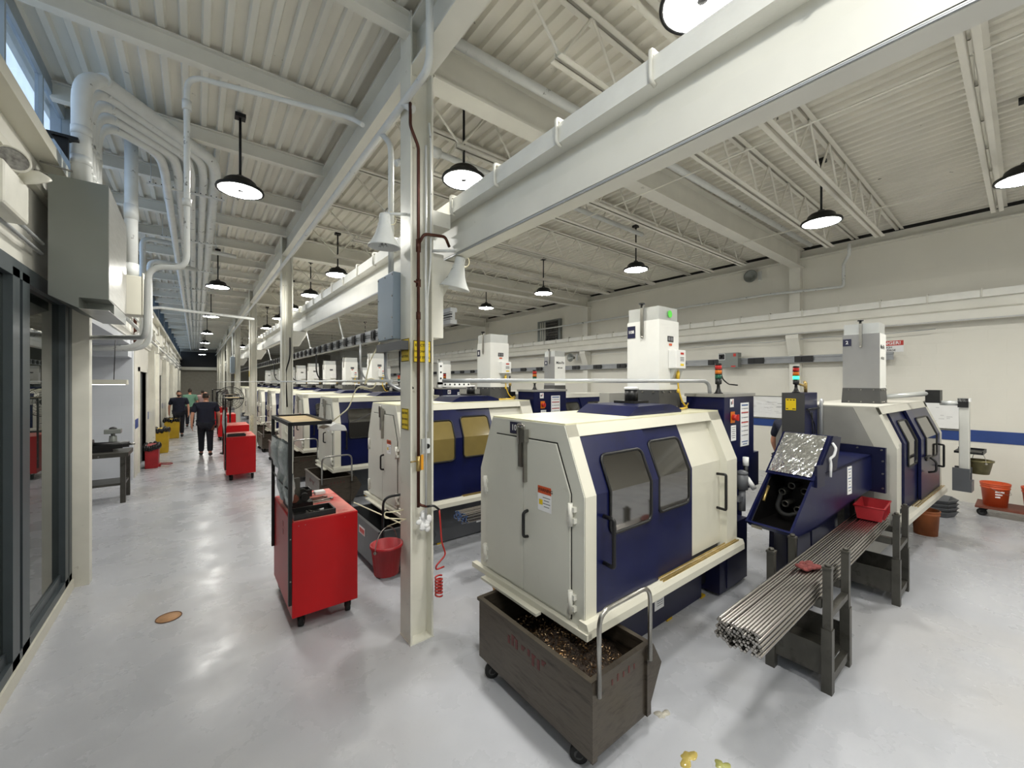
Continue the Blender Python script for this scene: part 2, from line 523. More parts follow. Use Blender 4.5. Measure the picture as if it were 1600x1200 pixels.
# shop front of dark framed glass
k += 1
fr = MB()
for (a, c) in ((0.6, .7), (2.1, 2.2), (2.22, 2.32), (4.3, 4.44), (4.5, 4.66), (5.72, 5.84), (5.87, 5.98)):
    fr.box(XL-.06, a, .1, XL+.03, c, 2.9)
fr.box(XL-.06, .6, .1, XL+.03, 5.98, .17); fr.box(XL-.06, .6, 2.84, XL+.03, 5.98, 2.96); fr.box(XL-.02, .6, .17, XL+.0, 5.98, .25)
for (a, c) in ((.7, 2.1), (2.32, 4.3), (4.66, 5.72)):
    b = MB(); b.box(XL-.02, a, .25, XL-.014, c, 2.84)
    g = struct('window_%d' % k, b, GLASS)
    k += 1
    if a == 4.66: fr.build('window_frame', FRAMEG, g)
b = MB(); b.box(XL-.06, -1, 0, XL+.045, 5.98, .1)
struct('baseboard_left', b, CREAM)
b = MB(); b.box(XL-.06, 4.44, .17, XL-.03, 4.5, 2.84)
struct('trim_6', b, BLACK)
# room behind the glass
b = MB(); b.box(-4.0, -1, 0, -3.9, 6.2, 2.98); b.box(-4.0, 6.16, 0, -1.08, 6.3, 2.98); b.box(-4, -1, 2.7, -1.1, 6.2, 2.98); b.box(-4, -1.1, 0, -1.1, -1, 2.98)
struct('wall_office', b, mat('office_wall', (122, 124, 122), .8))
# cream end post of the shop front
b = MB(); b.box(-1.08, 6.0, 0, -.87, 6.14, 2.98)
struct('trim_7', b, COLM)
# recess with the bench, then the corridor wall with its doors
b = MB()
b.box(-4.0, 11.85, 0, XL-.05, 12.05, 2.98)
struct('wall_recess', b, BLOCKB)
b = MB(); b.box(-4.0, 6.3, 0, -3.9, 11.85, 2.98); b.box(-4.0, 6.3, 2.86, XL-.02, 12, 2.98); b.box(-2.6, 11.2, 2.62, XL-.06, 11.84, 2.86)
struct('wall_recess_side', b, BLOCKB)
b = MB()
doors = [(12.75, 14.5), (18.6, 20.2), (24.4, 26.0), (30.5, 32.2)]
yy = 12.055
for a, c in doors:
    b.box(XL-.2, yy, 0, XL-.03, a, 2.98); b.box(XL-.2, a, 2.35, XL-.03, c, 2.98); yy = c
b.box(XL-.2, yy, 0, XL-.03, YE, 2.98)
struct('wall_corridor', b, mat('corridor_wall', (222, 219, 208), .5, var=.04))
for i, (a, c) in enumerate(doors):
    d = MB(); d.box(XL-.14, a, 0, XL-.1, c, 2.35)
    o = struct('door_%d' % (i+1), d, mat('door_grey_%d' % i, (74, 80, 80), .45))
    f = MB(); f.box(XL-.1, a-.1, 0, XL+.0, a, 2.45); f.box(XL-.1, c, 0, XL+.0, c+.1, 2.45); f.box(XL-.1, a-.1, 2.35, XL, c+.1, 2.45)
    f.build('door_frame', COLM, o)
    h = MB(); h.tube([(XL-.1, a+.12, 1.05), (XL-.04, a+.12, 1.05), (XL-.04, a+.24, 1.05)], .012)
    h.build('door_handle', CHROME, o)
b = MB()
for yy in (15.2, 16.9, 21.0, 22.8, 27.0, 29.0, 33.5, 36.5, 39.5):
    b.box(XL-.03, yy, 0, XL+.1, yy+.35, 2.98)
struct('trim_8', b, COLM)
b = MB()
for a, c in ((12.07, 12.6), (14.6, 15.2), (17.25, 18.5), (20.3, 21.0), (23.2, 24.3), (26.1, 27.0), (29.4, 30.4)):
    b.box(XL-.035, a, 1.07, XL-.02, c, 1.27)
struct('trim_9', b, BLUESTR)

# ------------------------------------------------------------------ steelwork
def column(x, y, label):
    t = thing('steel_column', label, 'column', (x, y, 0), 0, 'steel columns along the aisle')
    m = MB()
    m.box(-.1, -.1, 0, -.085, .1, DZ); m.box(.085, -.1, 0, .1, .1, DZ); m.box(-.085, -.006, 0, .085, .006, DZ)
    m.build('column_shaft', COLM, t)
    m = MB()
    m.prism([(.1, 3.14), (.36, 3.14), (.36, 3.08), (.22, 2.83), (.1, 2.83)], 'y', -.05, .05); m.box(.1, -.1, 3.4, .26, .1, 3.52)
    m.build('beam_bracket', STEELW, t)
    m = MB(); m.box(-.104, -.104, 0, .104, .104, .01)
    m.build('base_plate', COLM, t)
    return t
names = ['nearest white steel column with yellow signs and brown pipe, hung with a red bucket', 'second white steel column, behind the black-framed red cart',
         'third white steel column, with a coiled air hose low down', 'fourth white steel column, beside the round fan', 'fifth white steel column along the aisle',
         'sixth white steel column along the aisle', 'last white steel column far down the aisle']
c0 = None
for i, y in enumerate(ROWS):
    if not c0: c0 = column(1.443, y, names[0])
    else: copy_tree(c0, (1.443, y, 0), 0, names[i])

m = MB(); m.ibeam((1.443, -3.5, 4.815), (1.443, YE, 4.815), .18, .38, .018, .012)
tag(m.build('roof_beam', STEELW), 'long painted beam running down the aisle on top of the white columns', 'beam')

# girders across the right bay at each column
g0 = MB(); g0.ibeam((.11, 0, 4.825), (XW-1.443, 0, 4.825), .2, .4, .02, .012)
gm = g0.mesh('roof_girder', STEELW)
gl = ['roof girder crossing from the nearest column to the right wall', 'roof girder crossing at the second column', 'roof girder crossing at the third column']
for i, y in enumerate([ROWS[0]-6.1]+ROWS):
    o = bpy.data.objects.new('roof_girder', gm); COL.objects.link(o); o.location = (1.443, y, 0)
    tag(o, 'roof girder behind the camera side of the hall' if i == 0 else (gl[i-1] if i < 4 else 'distant roof girder far down the machine hall'), 'girder', 'roof girders')
# pilasters on the right wall
m = MB(); m.box(-.16, -.1, 0, 0, .1, DZ); pm = m.mesh('wall_column', STEELW)
for i, y in enumerate(ROWS):
    o = bpy.data.objects.new('wall_column', pm); COL.objects.link(o); o.location = (XW, y+.05, 0)
    tag(o, ['cream steel column on the right wall nearest the camera', 'cream steel column on the right wall beside the vent fan', 'cream steel column on the right wall, far down the hall'][min(i, 2)], 'column', 'right wall columns')

# aisle joists: plain rolled sections
m = MB(); m.ibeam((XL-.1, 0, 4.965), (1.36, 0, 4.965), .09, .17, .012, .009)
jm = m.mesh('roof_joist', JOIST)
yy = 1.65
while yy < YE:
    o = bpy.data.objects.new('roof_joist', jm); COL.objects.link(o); o.location = (0, yy, 0)
    tag(o, 'painted roof joist crossing the aisle under the ribbed deck', 'joist', 'aisle roof joists')
    yy += 1.42
# open web joists over the machine bay
def bar_joist():
    t = thing('bar_joist', 'open web steel joist spanning the machine bay below the ribbed deck', 'joist', (0, 0, 0), 0, 'open web joists')
    m = MB()
    for s in (-1, 1):
        m.box(1.54, s*.012, DZ-.05, XW, s*.06, DZ-.042); m.box(1.54, s*.012, DZ-.05, XW, s*.018, DZ)
    m.build('top_chord', JOIST, t)
    m = MB()
    for s in (-1, 1):
        m.box(2.1, s*.012, 4.5, 8.9, s*.06, 4.508); m.box(2.1, s*.012, 4.5, 8.9, s*.018, 4.55)
    m.build('bottom_chord', JOIST, t)
    m = MB()
    pts = [(1.6, 0, DZ-.02)]
    xx = 2.15; up = False
    while xx < 9.0:
        pts.append((xx, 0, DZ-.03 if up else 4.53)); up = not up; xx += .36
    pts.append((9.9, 0, DZ-.02))
    for i in range(len(pts)-1): m.cyl(pts[i], pts[i+1], .0125, n=6, cap=False)
    m.build('web_rods', JOIST, t)
    return t
ys = [-1.9, -.9, .25, 1.49, 2.15, 3.6, 4.25, 5.66, 7.06, 8.2, 9.75, 10.5, 11.8, 13.2, 14.4]
yy = 15.9
while yy < YE-2: ys.append(yy); yy += 1.42
j0 = bar_joist(); j0.location = (0, ys[0], 0)
jk = KIDS(j0)
for y in ys[1:]: copy_tree(j0, (0, y, 0), kids=jk)
# bridging rods between the joists
for i, xx in enumerate((4.6, 7.6)):
    m = MB(); m.cyl((xx, -3, 4.56), (xx, YE, 4.56), .008, n=6)
    tag(m.build('bridging_rod', JOIST), ['thin bridging rod along the joists, nearer the crane beam', 'thin bridging rod along the joists, nearer the right wall'][i], 'rod')

# ------------------------------------------------------------------ crane beams
def crane_beam(name, label, x0, side, y0=-3.5):
    """side=-1: rail face looks to -x"""
    t = thing(name, label, 'crane beam', (x0, 0, 0))
    s = 1 if side < 0 else -1
    m = MB()
    m.box(min(0, s*.11), y0, 3.15, max(0, s*.11), YE, 3.172)
    a, c = sorted((s*.0, s*.012)); m.box(a, y0, 3.172, c, YE, 3.32)
    a, c = sorted((s*.095, s*.105)); m.box(a, y0, 3.172, c, YE, 3.56)
    m.prism([(0, 3.32), (s*.09, 3.36), (s*.09, 3.32)], 'y', y0, YE)
    m.build('girder_web', STEELW, t)
    m = MB()
    for q in range(3):
        a, c = sorted((s*(-.008), s*.002)); m.box(a+s*.004*q, y0, 3.153+.008*q, c+s*.004*q, YE, 3.157+.008*q)
    m.build('conductor_strip', CABLEG, t)
    m = MB(); a, c = sorted((-s*.005, s*.14)); m.box(a, y0, 3.52, c, YE, 3.565)
    a, c = sorted((s*.0, s*.1)); m.box(a, y0, 3.565, c, YE, 3.64)
    m.build('crane_rail', mat('rail_white_%d' % (side+1), (236, 235, 228), .4, var=.04, scale=6, bump=.12, bscale=60), t)
    yy = .46
    while yy < 34:
        for dy in ((0,) if yy > 20 else (0,)):
            m = MB(); m.tube([(s*.06, yy, 3.665), (-s*.018, yy, 3.665), (-s*.018, yy, 3.52), (s*.02, yy, 3.51)], .011, n=7, bend=.02, seg=3)
            m.build('rail_clamp', STEELW, t)
        yy += .63
    return t
crane_beam('crane_runway_beam', 'big white crane runway beam sweeping overhead from the top right to the columns', 1.70, -1)
crane_beam('crane_runway_beam', 'white crane runway beam running along the right wall', XW-.30, -1)
for i, y in enumerate(ROWS):
    m = MB(); m.prism([(XW-.02, 3.14), (XW-.32, 3.14), (XW-.32, 3.06), (XW-.16, 2.7), (XW-.02, 2.7)], 'y', y-.07, y+.17)
    o = m.build('wall_bracket', STEELW)
    tag(o, ['cream bracket under the wall crane beam, nearest the camera', 'cream bracket under the wall crane beam, left of the near white tower', 'distant cream bracket under the wall crane beam'][min(i, 2)], 'bracket', 'wall crane brackets')
# ================================================================== LAMPS
def lamp():
    t = thing('high_bay_lamp', 'x', 'lamp', (0, 0, 4.2))
    m = MB(); m.lathe([(.035, .17), (.05, .14), (.12, .125), (.15, .10), (.165, .05), (.222, .03), (.228, .012), (.225, 0), (.205, 0), (.205, .012)], n=32, cap=False); m.lathe([(.035, .17), (.0, .175)], n=32, cap=False)
    m.build('lamp_housing', BLACKM, t)
    m = MB(); m.lathe([(.0, .004), (.204, .004)], n=32, cap=False)
    m.build('diffuser', LEDM, t)
    m = MB(); m.lathe([(.0, .002), (.028, .002), (.03, .004)], n=16, cap=False)
    m.build('sensor', DKGREY, t)
    m = MB(); m.cyl((0, 0, .17), (0, 0, .8), .013, n=8); m.box(-.05, -.05, .8, .05, .05, .84)
    m.build('rod', BLACKM, t)
    return t
L0 = lamp(); LK = KIDS(L0)
AIS = [5.34, 11.05, 16.2, 21.9, 27.3, 32.7, 38.9]
aord = ['nearest', 'second', 'third', 'fourth', 'fifth', 'sixth', 'farthest']
first = True
def put_lamp(x, y, label, group):
    global first
    if first:
        L0.location = (x, y, 4.2); L0['label'] = label; L0['group'] = group; first = False
    else: copy_tree(L0, (x, y, 4.2), label=label, group=group, kids=LK)
for i, y in enumerate(AIS): put_lamp(.385, y, '%s black high bay lamp in the line above the aisle' % aord[i], 'lamps over the aisle')
r1 = [(1.1, 'lit lamp glaring over the crane beam at the top edge'), (3.62, 'black high bay lamp half hidden behind the crane beam, right of the near column'), (8.37, 'black lamp just above the crane rail between first and second columns'), (10.75, 'black lamp lower left along the crane rail, before the second column'),
      (13.1, 'distant black lamp along the crane beam behind the columns'), (15.36, 'distant black lamp along the crane beam behind the columns'), (18.35, 'distant black lamp along the crane beam behind the columns'), (23., 'distant black lamp along the crane beam behind the columns'), (29., 'distant black lamp along the crane beam behind the columns')]
for y, l in r1: put_lamp(2.2, y, l, 'lamps beside the crane beam')
r2 = [(0.0, 'black lamp cut by the right edge of the picture'), (1.67, 'large black lamp hanging near the right wall'), (4.52, 'black lamp above the near white tower'), (7.08, 'black lamp left of the near white tower, high'),
      (9.48, 'smaller black lamp in mid hall right of the near column'), (12.2, 'distant black lamp deep in the machine bay'), (15., 'distant black lamp deep in the machine bay'), (19.9, 'distant black lamp deep in the machine bay'), (26., 'distant black lamp deep in the machine bay')]
for y, l in r2: put_lamp(6.5 if y > .5 else 6.75, y, l, 'lamps over the machine bay')
put_lamp(.385, -.2, 'black high bay lamp over the aisle behind the viewer', 'lamps over the aisle')
put_lamp(2.2, -1.4, 'black high bay lamp beside the crane beam behind the viewer', 'lamps beside the crane beam')
put_lamp(6.5, -2.6, 'black high bay lamp in the machine bay behind the viewer', 'lamps over the machine bay')

# ================================================================== MACHINES
def fy(z): return 0 if z <= 1.4 else .17*(z-1.4)/.424
def bent(m, x0, x1, off, z0=.665, z1=1.745, th=.025, mi=0):
    m.prism([(off, z0), (off, 1.4), (off+fy(z1), z1), (off+fy(z1)+th, z1), (off+th, 1.4), (off+th, z0)], 'x', x0, x1, mi)
CL = math.hypot(.17, .424)
def fm(x, s, off):
    """point on the bent front: s = height below the bend, length along the slope above it"""
    if s <= 1.4: return (x, off, s)
    d = s-1.4
    return (x, off+d*.17/CL, 1.4+d*.424/CL)
def pane(par, x0, x1, z0, z1, off, mt, skew=0):
    s1 = 1.4+(z1-1.4)*CL/.424
    r = .05
    def arc(cx, cs, a0, a1): return [(cx+r*math.cos(a0+(a1-a0)*k/6), cs+r*math.sin(a0+(a1-a0)*k/6)) for k in range(7)]
    lo = arc(x0+r, z0+r, PI, 1.5*PI)+arc(x1-r, z0+r, 1.5*PI, 2*PI)+[(x1, 1.4), (x0, 1.4)]
    up = [(x0, 1.4), (x1, 1.4)]+arc(x1-r, s1-r, 0, .5*PI)+arc(x0+r, s1-r, .5*PI, PI)
    m = MB()
    for P in (lo, up): m.add([fm(p[0], p[1], off) for p in P], [tuple(range(len(P)))])
    o = m.build('window_pane', mt, par)
    ring = [(p[0], p[1]) for p in lo[:-1]][:]+[(p[0], p[1]) for p in up[2:]]+[(x0, 1.4)]
    m = MB(); m.tube([fm(p[0], p[1], off) for p in ring], .011, n=6, closed=True)
    m.build('window_seal', BLACK, par)
def grip(par, pts, r=.011, bend=.02, name='handle', m=None):
    q = MB(); q.tube(pts, r, n=8, bend=bend, seg=4)
    return q.build(name, m or BLACK, par)
def enclosure(t, L, gl, gr, top, endm, frames):
    m = MB()
    m.prism([(.08, .6), (.08, 1.4), (.25, 1.80), (.96, 1.82), (1.13, 1.40), (1.13, .6)], 'x', .04, L-.04)
    m.build('enclosure_core', DKGREY, t)
    P = [(0, .6), (0, 1.40), (.17, 1.824), (.96, 1.824), (1.13, 1.40), (1.13, .6)]
    m = MB(); m.prism(P, 'x', 0, gl); m.build('left_end_frame', frames, t)
    m = MB(); m.prism(P, 'x', L-gr, L); m.build('right_end_frame', frames, t)
    m = MB(); m.prism([(fy(1.75), 1.75), (.17, 1.824), (.26, 1.824), (.26, 1.8), (fy(1.75)+.04, 1.75)], 'x', 0, L); m.build('front_lip', frames, t)
    m = MB(); m.prism([(.17, 1.824), (.96, 1.824), (.96, 1.834), (.17, 1.834)], 'x', 0, L)
    m.build('roof_panel', top, t)
    m = MB()
    m.prism([(-.05, .575), (-.05, .625), (-.035, .66), (.03, .66), (.03, .575)], 'x', -.03, L+.04)
    m.build('drip_rail', frames, t)
    m = MB(); m.box(.8, -.031, .658, L-.03, -.022, .672); m.box(.8, -.01, .658, L-.03, .002, .668); m.box(.8, .014, .658, L-.03, .022, .67)
    m.build('oily_track', BRASS, t)
def labels_cab(t, x, y, z):
    """notices and switch on a cabinet front facing -y; x,y,z = left top corner of the front"""
    plate(t, 'small_notice', (x+.15, y, z-.085), .075, .08, 'y-', PAPER, [(-.012, 0, .03, .03, INKG), (.015, .01, .01, .04, INKR)])
    o = plate(t, 'disconnect_switch', (x+.17, y, z-.225), .085, .11, 'y-', AMBER, label='amber plate with a red rotary switch knob')
    k = MB(); k.cyl((x+.17, y-.004, z-.225), (x+.17, y-.045, z-.225), .03, .027, n=16); k.box(x+.162, y-.06, z-.255, x+.178, y-.045, z-.195)
    k.build('switch_knob', INKR, o)
    plate(t, 'instruction_label', (x+.185, y, z-.38), .105, .15, 'y-', PAPER, [(0, .055-.02*i, .08-.02*(i % 2), .006, INKG) for i in range(6)])
    plate(t, 'safety_notice', (x+.44, y, z-.31), .19, .44, 'y-', PAPER, [(0, .195, .15, .014, INKB)]+[(0, .12-.1*i, .16, .012, INKR) for i in range(2)]+[(-.065, .16-.045*i, .012, .012, INKB) for i in range(7)]+[(.015, .16-.045*i, .12, .008, INKG) for i in range(7)]+[(0, -.175, .14, .01, INKB), (0, -.2, .1, .008, INKB)])
def signal(t, x, y, z, lit=False):
    m = MB(); m.lathe([(.045, 0), (.03, .015), (.016, .05), (.014, .09), (.027, .095), (.03, .1), (.03, .15)], (x, y, z), 18)
    m.cyl((x, y, z+.285), (x, y, z+.3), .031, n=18)
    s = m.build('signal_light', BLACK, t)
    for i, (nm, mm) in enumerate((('green_lens', GREENON if lit else GREENL), ('amber_lens', AMBER), ('red_lens', REDL))):
        q = MB(); q.cyl((x, y, z+.15+.046*i), (x, y, z+.188+.046*i), .031, n=18); q.cyl((x, y, z+.188+.046*i), (x, y, z+.196+.046*i), .032, n=18, mi=1)
        q.build(nm, [mm, BLACK], s)
    return s

def machine_A():
    t = thing('screw_machine', 'x', 'machine', (1.85, 1.64, 0))
    L = 2.06
    enclosure(t, L, .1, .2, CREAMTOP, ENDW, CREAM)
    # --- aisle end: white sheet, drip rail, two doors
    m = MB(); m.prism([(0.005, .6), (.005, 1.40), (.172, 1.822), (.958, 1.822), (1.125, 1.40), (1.125, .6)], 'x', -.006, 0)
    m.build('end_panel', ENDW, t)
    m = MB(); m.prism([(-.045, .572), (-.045, .61), (0, .61), (0, .572)], 'y', -.05, 1.2); m.box(-.09, .35, .555, -.045, 1.0, .572)
    m.build('end_drip_rail', CREAM, t)
    mid = .565
    m = MB(); m.prism([(mid-.46, .622), (mid+.46, .622), (mid+.46, 1.402), (mid+.334, 1.708), (mid-.334, 1.708), (mid-.46, 1.402)], 'x', -.0085, -.006); m.build('door_gap', INBLACK, t)
    for s, nm, dl in ((-1, 'end_door', None), (1, 'end_door', None)):
        q = [(mid+s*.003, .63), (mid+s*.455, .63), (mid+s*.455, 1.40), (mid+s*.33, 1.70), (mid+s*.003, 1.70)]
        m = MB(); m.prism(q, 'x', -.02, -.009)
        d = m.build(nm, ENDW, t, bevel=.003)
        m = MB()
        for zz in (.74, 1.28):
            m.cyl((-.026, mid+s*.465, zz-.07), (-.026, mid+s*.465, zz+.07), .016, n=10)
            m.box(-.03, mid+s*.44, zz-.05, -.006, mid+s*.5, zz-.02); m.box(-.03, mid+s*.44, zz+.02, -.006, mid+s*.5, zz+.05)
            m.build('hinge', WHITE, d); m = MB()
        if s < 0:
            y = mid-.05
            grip(d, [(-.02, y, 1.02), (-.06, y, 1.025), (-.06, y, 1.195), (-.02, y, 1.2)])
    m = MB(); m.box(-.045, mid-.012, 1.5, -.02, mid+.03, 1.78); m.box(-.06, mid-.06, 1.68, -.02, mid-.03, 1.77); m.tube([(-.05, mid+.02, 1.66), (-.05, mid+.03, 1.8), (-.05, mid-.045, 1.8), (-.05, mid-.045, 1.74)], .008, n=6, bend=.02); m.box(-.05, mid-.045, 1.4, -.02, mid-.03, 1.7)
    m.build('latch', CHROME, t)
    # --- front doors
    m = MB(); bent(m, .1, .79, .006, th=.03); d1 = m.build('sliding_door', NAVY, t)
    pane(d1, .235, .69, 1.125, 1.62, -.001, PANE)
    x = .175
    grip(d1, [(x, .005, .96), (x, -.075, .955), (x, -.075, 1.25), (x, .005, 1.255)], .013, .015)
    m = MB(); bent(m, .77, 1.32, .034, th=.03); d2 = m.build('sliding_door', NAVY, t)
    pane(d2, .83, 1.26, 1.14, 1.65, .027, PANE)
    m = MB(); bent(m, 1.31, L-.18, .06, th=.03); d3 = m.build('fixed_panel', CREAM, t)
    x = 1.80
    grip(d3, [(x, .06, .985), (x, -.02, .98), (x, -.02, 1.29), (x, .06, 1.285)], .012, .015)
    # --- base
    m = MB(); m.box(.42, .3, .02, 2.0, 1.05, .6)
    m.build('base', NAVYD, t)
    m = MB(); m.box(2.0, .34, .1, 2.2, .9, .6); m.build('base_recess', BLACK, t)  # black block fills in the shade between base and tank
    m = MB(); m.box(2.16, .2, .03, 2.78, .75, .66); m.box(2.3, .19, .05, 2.7, .2, .4); b = m.build('coolant_tank', NAVYD, t)
    m = MB()
    for px_ in (.6, 1.4, 2.0): m.box(px_, .3, 0, px_+.08, .38, .02)
    m.box(2.25, .3, 0, 2.33, .4, .03); m.box(2.6, .3, 0, 2.7, .4, .03)
    m.build('levelling_pad', YELDK, t)
    m = MB(); m.box(2.06, .3, .62, 2.9, .95, 1.3); m.box(2.9, .3, .9, 3.35, .95, 1.29); m.build('gear_housing', NAVY, t)
    # --- electrical cabinet
    m = MB(); m.box(2.12, .14, 1.3, 2.80, .52, 1.98); m.build('electrical_cabinet', NAVY, t, bevel=.006)
    m = MB(); m.box(2.105, .13, 1.955, 2.815, .53, 1.985); m.build('cabinet_lid', GREYM, t)
    labels_cab(t, 2.12, .136, 1.98)
    signal(t, 2.22, .24, 1.985)
    # --- coolant pump with white pipe at the right end
    m = MB(); m.cyl((2.17, .0, 1.1), (2.17, .0, 1.24), .05, n=18); m.lathe([(.052, 0), (.05, .02), (.02, .035)], (2.17, 0, 1.24), 18); m.cyl((2.17, 0, .9), (2.17, 0, 1.1), .03, n=12); m.box(2.06, -.02, 1.0, 2.2, .02, 1.04)
    m.build('coolant_pump', SLATE, t)
    m = MB(); m.tube([(2.2, 0, 1.12), (2.30, .02, 1.14), (2.30, .02, 1.34)], .02, n=10, bend=.04); m.cyl((2.3, .02, 1.3), (2.3, .02, 1.38), .026, n=14, mi=1); m.cyl((2.3, 0.01, 1.18), (2.36, -.03, 1.08), .024, n=12, mi=1)
    m.build('pump_pipe', [BLACK, WHT], t)
    # --- roof: navy tray, motor, black beam
    m = MB(); m.prism([(.78, 1.834), (1.3, 1.834), (1.42, 1.90), (1.36, 1.91), (.92, 1.905)], 'y', .26, .8)
    m.prism([(1.3, 1.834), (1.56, 1.834), (1.56, 1.86), (1.42, 1.90)], 'y', .26, .8)
    m.build('roof_tray', NAVY, t)
    m = MB(); m.box(1.2, .5, 1.9, 1.42, .72, 1.93); m.cyl((1.3, .6, 1.93), (1.3, .6, 2.03), .06, n=20); m.cyl((1.3, .6, 2.03), (1.3, .6, 2.055), .066, n=20, mi=1)
    m.build('roof_motor', [BLACK, WHT], t)
    m = MB(); m.box(1.36, .9, 1.9, 2.15, 1.02, 1.99); m.box(1.36, .88, 1.84, 1.44, 1.04, 1.9)
    m.build('roof_rail', GREYM, t)
    m = MB(); m.tube([(1.5, .32, 1.85), (1.75, .36, 1.85), (1.95, .42, 1.85), (2.05, .5, 1.86)], .01, n=6)
    m.build('yellow_cable', CABLEY, t)
    m = MB(); m.box(2.01, .56, 1.834, 2.10, .85, 1.95); m.tube([(2.06, .65, 1.95), (2.06, .65, 2.2)], .012, n=8); m.cyl((2.06, .65, 2.04), (2.06, .65, 2.1), .024, n=10, mi=1)
    m.build('hydraulic_valve', [BLACK, BRASS], t)
    # --- labels
    return t

def warn_labels(t):
    x = -.021
    plate(t, 'warning_label', (x, .34, 1.32), .13, .165, 'x-', PAPER, [(0, .058, .13, .05, INKO), (-.035, -.025, .035, .035, YELLOW)]+[(.02, .01-.02*i, .07-.02*(i % 2), .005, INKG) for i in range(4)], [('WARNING', .03, .008, .058, INK)], .002)
    plate(t, 'danger_label', (1.27, .298, .22), .14, .12, 'y-', PAPER, [(0, .042, .14, .035, INKR)]+[(.01, .01-.018*i, .09, .005, INKG) for i in range(3)], [('DANGER', .022, 0, .042, INK)], .002)

MA = machine_A()
warn_labels(MA)
AK = KIDS(MA)
mys = [1.64, 4.39, 7.22, 9.62, 11.9, 14.3, 16.8, 19.2, 21.7, 24.2, 26.8, 29.4]
ml = ['cream and navy enclosed machine nearest the camera, over the brown chip tub',
      'second cream and navy machine, partly behind the nearest white column', 'third cream and navy machine, its window left of the nearest white column',
      'fourth cream and navy machine, behind the black cart frame and second column', 'fifth cream and navy machine, just left of the second column',
      'sixth cream machine end along the aisle', 'seventh cream machine end along the aisle', 'eighth cream machine end along the aisle']
MA['label'] = ml[0]; MA['group'] = 'cream and navy machines along the aisle'
MACH = [MA]
for i, y in enumerate(mys[1:]):
    MACH.append(copy_tree(MA, (1.85, y, 0), label=ml[i+1] if i+1 < len(ml) else 'cream machine end far down the row along the aisle', kids=AK, skip=() if i < 3 else ('warning_label', 'danger_label', 'small_notice', 'instruction_label', 'levelling_pad', 'lettering', 'oily_track')))
plate(MA, 'number_plate', (-.008, .665, 1.765), .13, .085, 'x-', NUMP, (), [('108', .06, 0, 0, WHT)], .003)
gbase = None
for mm in MACH[1:]:
    for c in KIDS(mm):
        if c.name.startswith('base') and not c.name.startswith('base_r'):
            if gbase is None: gbase = c.data.copy(); gbase.materials.clear(); gbase.materials.append(SLATE)
            c.data = gbase
# yellowed panes on the second machine
for c in KIDS(MACH[1]):
    if c.name.startswith('sliding_door'):
        for g in KIDS(c):
            if g.name.startswith('window_pane'):
                g.data = g.data.copy(); g.data.materials.clear(); g.data.materials.append(PANEY)
                g['label'] = 'yellowed plastic window pane'

# ------------------------------------------------------------------ mist collectors
def collector(grey=False):
    t = thing('mist_collector', 'x', 'mist collector', (0, 0, 0))
    side = mat('collector_grey_side', (150, 150, 150), .4, var=.03)
    m = MB(); m.lathe([(.27, 0), (.255, .19)], n=4, sm=False, M=Matrix.Rotation(PI/4, 3, 'Z'), c=(.18, .185, 0))
    b = m.build('collector_base', DKGREY, t)
    for zz in (.02, .17):
        for q in (.06, .18, .30):
            m = MB(); m.cyl((q, 0.003, zz), (q, -.014, zz), .008, n=8); m.build('bolt_head', CHROME, b)
            m = MB(); m.cyl((.006, q, zz), (-.014, q, zz), .008, n=8); m.build('bolt_head', CHROME, b)
    m = MB(); m.box(.005, .005, .19, .355, .365, .87)
    if grey: m.add([(.0045, .005, .19), (.0045, .365, .19), (.0045, .365, .87), (.0045, .005, .87)], [(0, 1, 2, 3)], 1)
    m.build('collector_body', [TOWER, side], t)
    m = MB(); m.box(.015, .015, .87, .345, .355, 1.0); m.build('collector_cover', CLEARC, t)
    m = MB(); m.box(-.016, .17, .72, .0, .2, 1.02); m.cyl((-.008, .185, .7), (-.008, .185, .72), .012, n=8); m.cyl((-.008, .185, 1.03), (-.008, .185, 1.045), .03, n=12, mi=1); m.cyl((-.008, .185, 1.0), (-.008, .185, 1.03), .014, n=10, mi=1)
    m.build('lifting_clamp', [CHROME, BLACK], t)
    plate(t, 'gauge', (.2, .004, .69), .10, .055, 'y-', INK, [(-.025, 0, .035, .035, INKG), (.022, 0, .035, .035, INKG)])
    plate(t, 'red_sticker', (.2, .004, .635), .05, .02, 'y-', INKO)
    m = MB(); m.box(.16, -.08, .4, .34, .003, .58); c = m.build('control_box', WHT, t, bevel=.006)
    m = MB(); m.prism([(.005, .4), (-.05, .4), (.004, .24)], 'x', .2, .34); m.build('duct_wedge', CLEARC, t)
    m = MB()
    for dx, dz, w_, h_, k in ((.0, .055, .06, .02, 0), (0, .015, .07, .008, 1), (0, .0, .07, .008, 1), (0, -.015, .07, .008, 1), (0, -.055, .06, .02, 2)):
        m.box(.27+dx-w_/2, -.0815, .49+dz-h_/2, .27+dx+w_/2, -.08, .49+dz+h_/2, k)
    m.build('box_markings', [INKR, INKG, YELLOW], c)
    m = MB(); m.tube([(.26, -.04, .4), (.26, -.045, .2), (.3, -.06, .08), (.36, -.07, .02), (.44, -.05, .05)], .008, n=7, bend=.05); m.cyl((.26, -.04, .37), (.26, -.04, .3), .018, n=10, mi=0); m.cyl((.262, -.045, .2), (.262, -.045, .16), .015, n=10, mi=0)
    m.build('power_cord', CABLEY, t)
    return t
TA = collector(); TK = KIDS(TA)
tl = ['tall white mist collector tower on the nearest cream machine', 'white mist collector tower on the second machine, right of the nearest column',
      'white mist collector left of the nearest column under the bus duct', 'cream white mist collector, second from the nearest column', 'white mist collector, third left of the nearest column', 'white mist collector just right of the second column',
      'white mist collector just left of the second column']
TA['label'] = tl[0]; TA['group'] = 'mist collectors on the aisle machines'
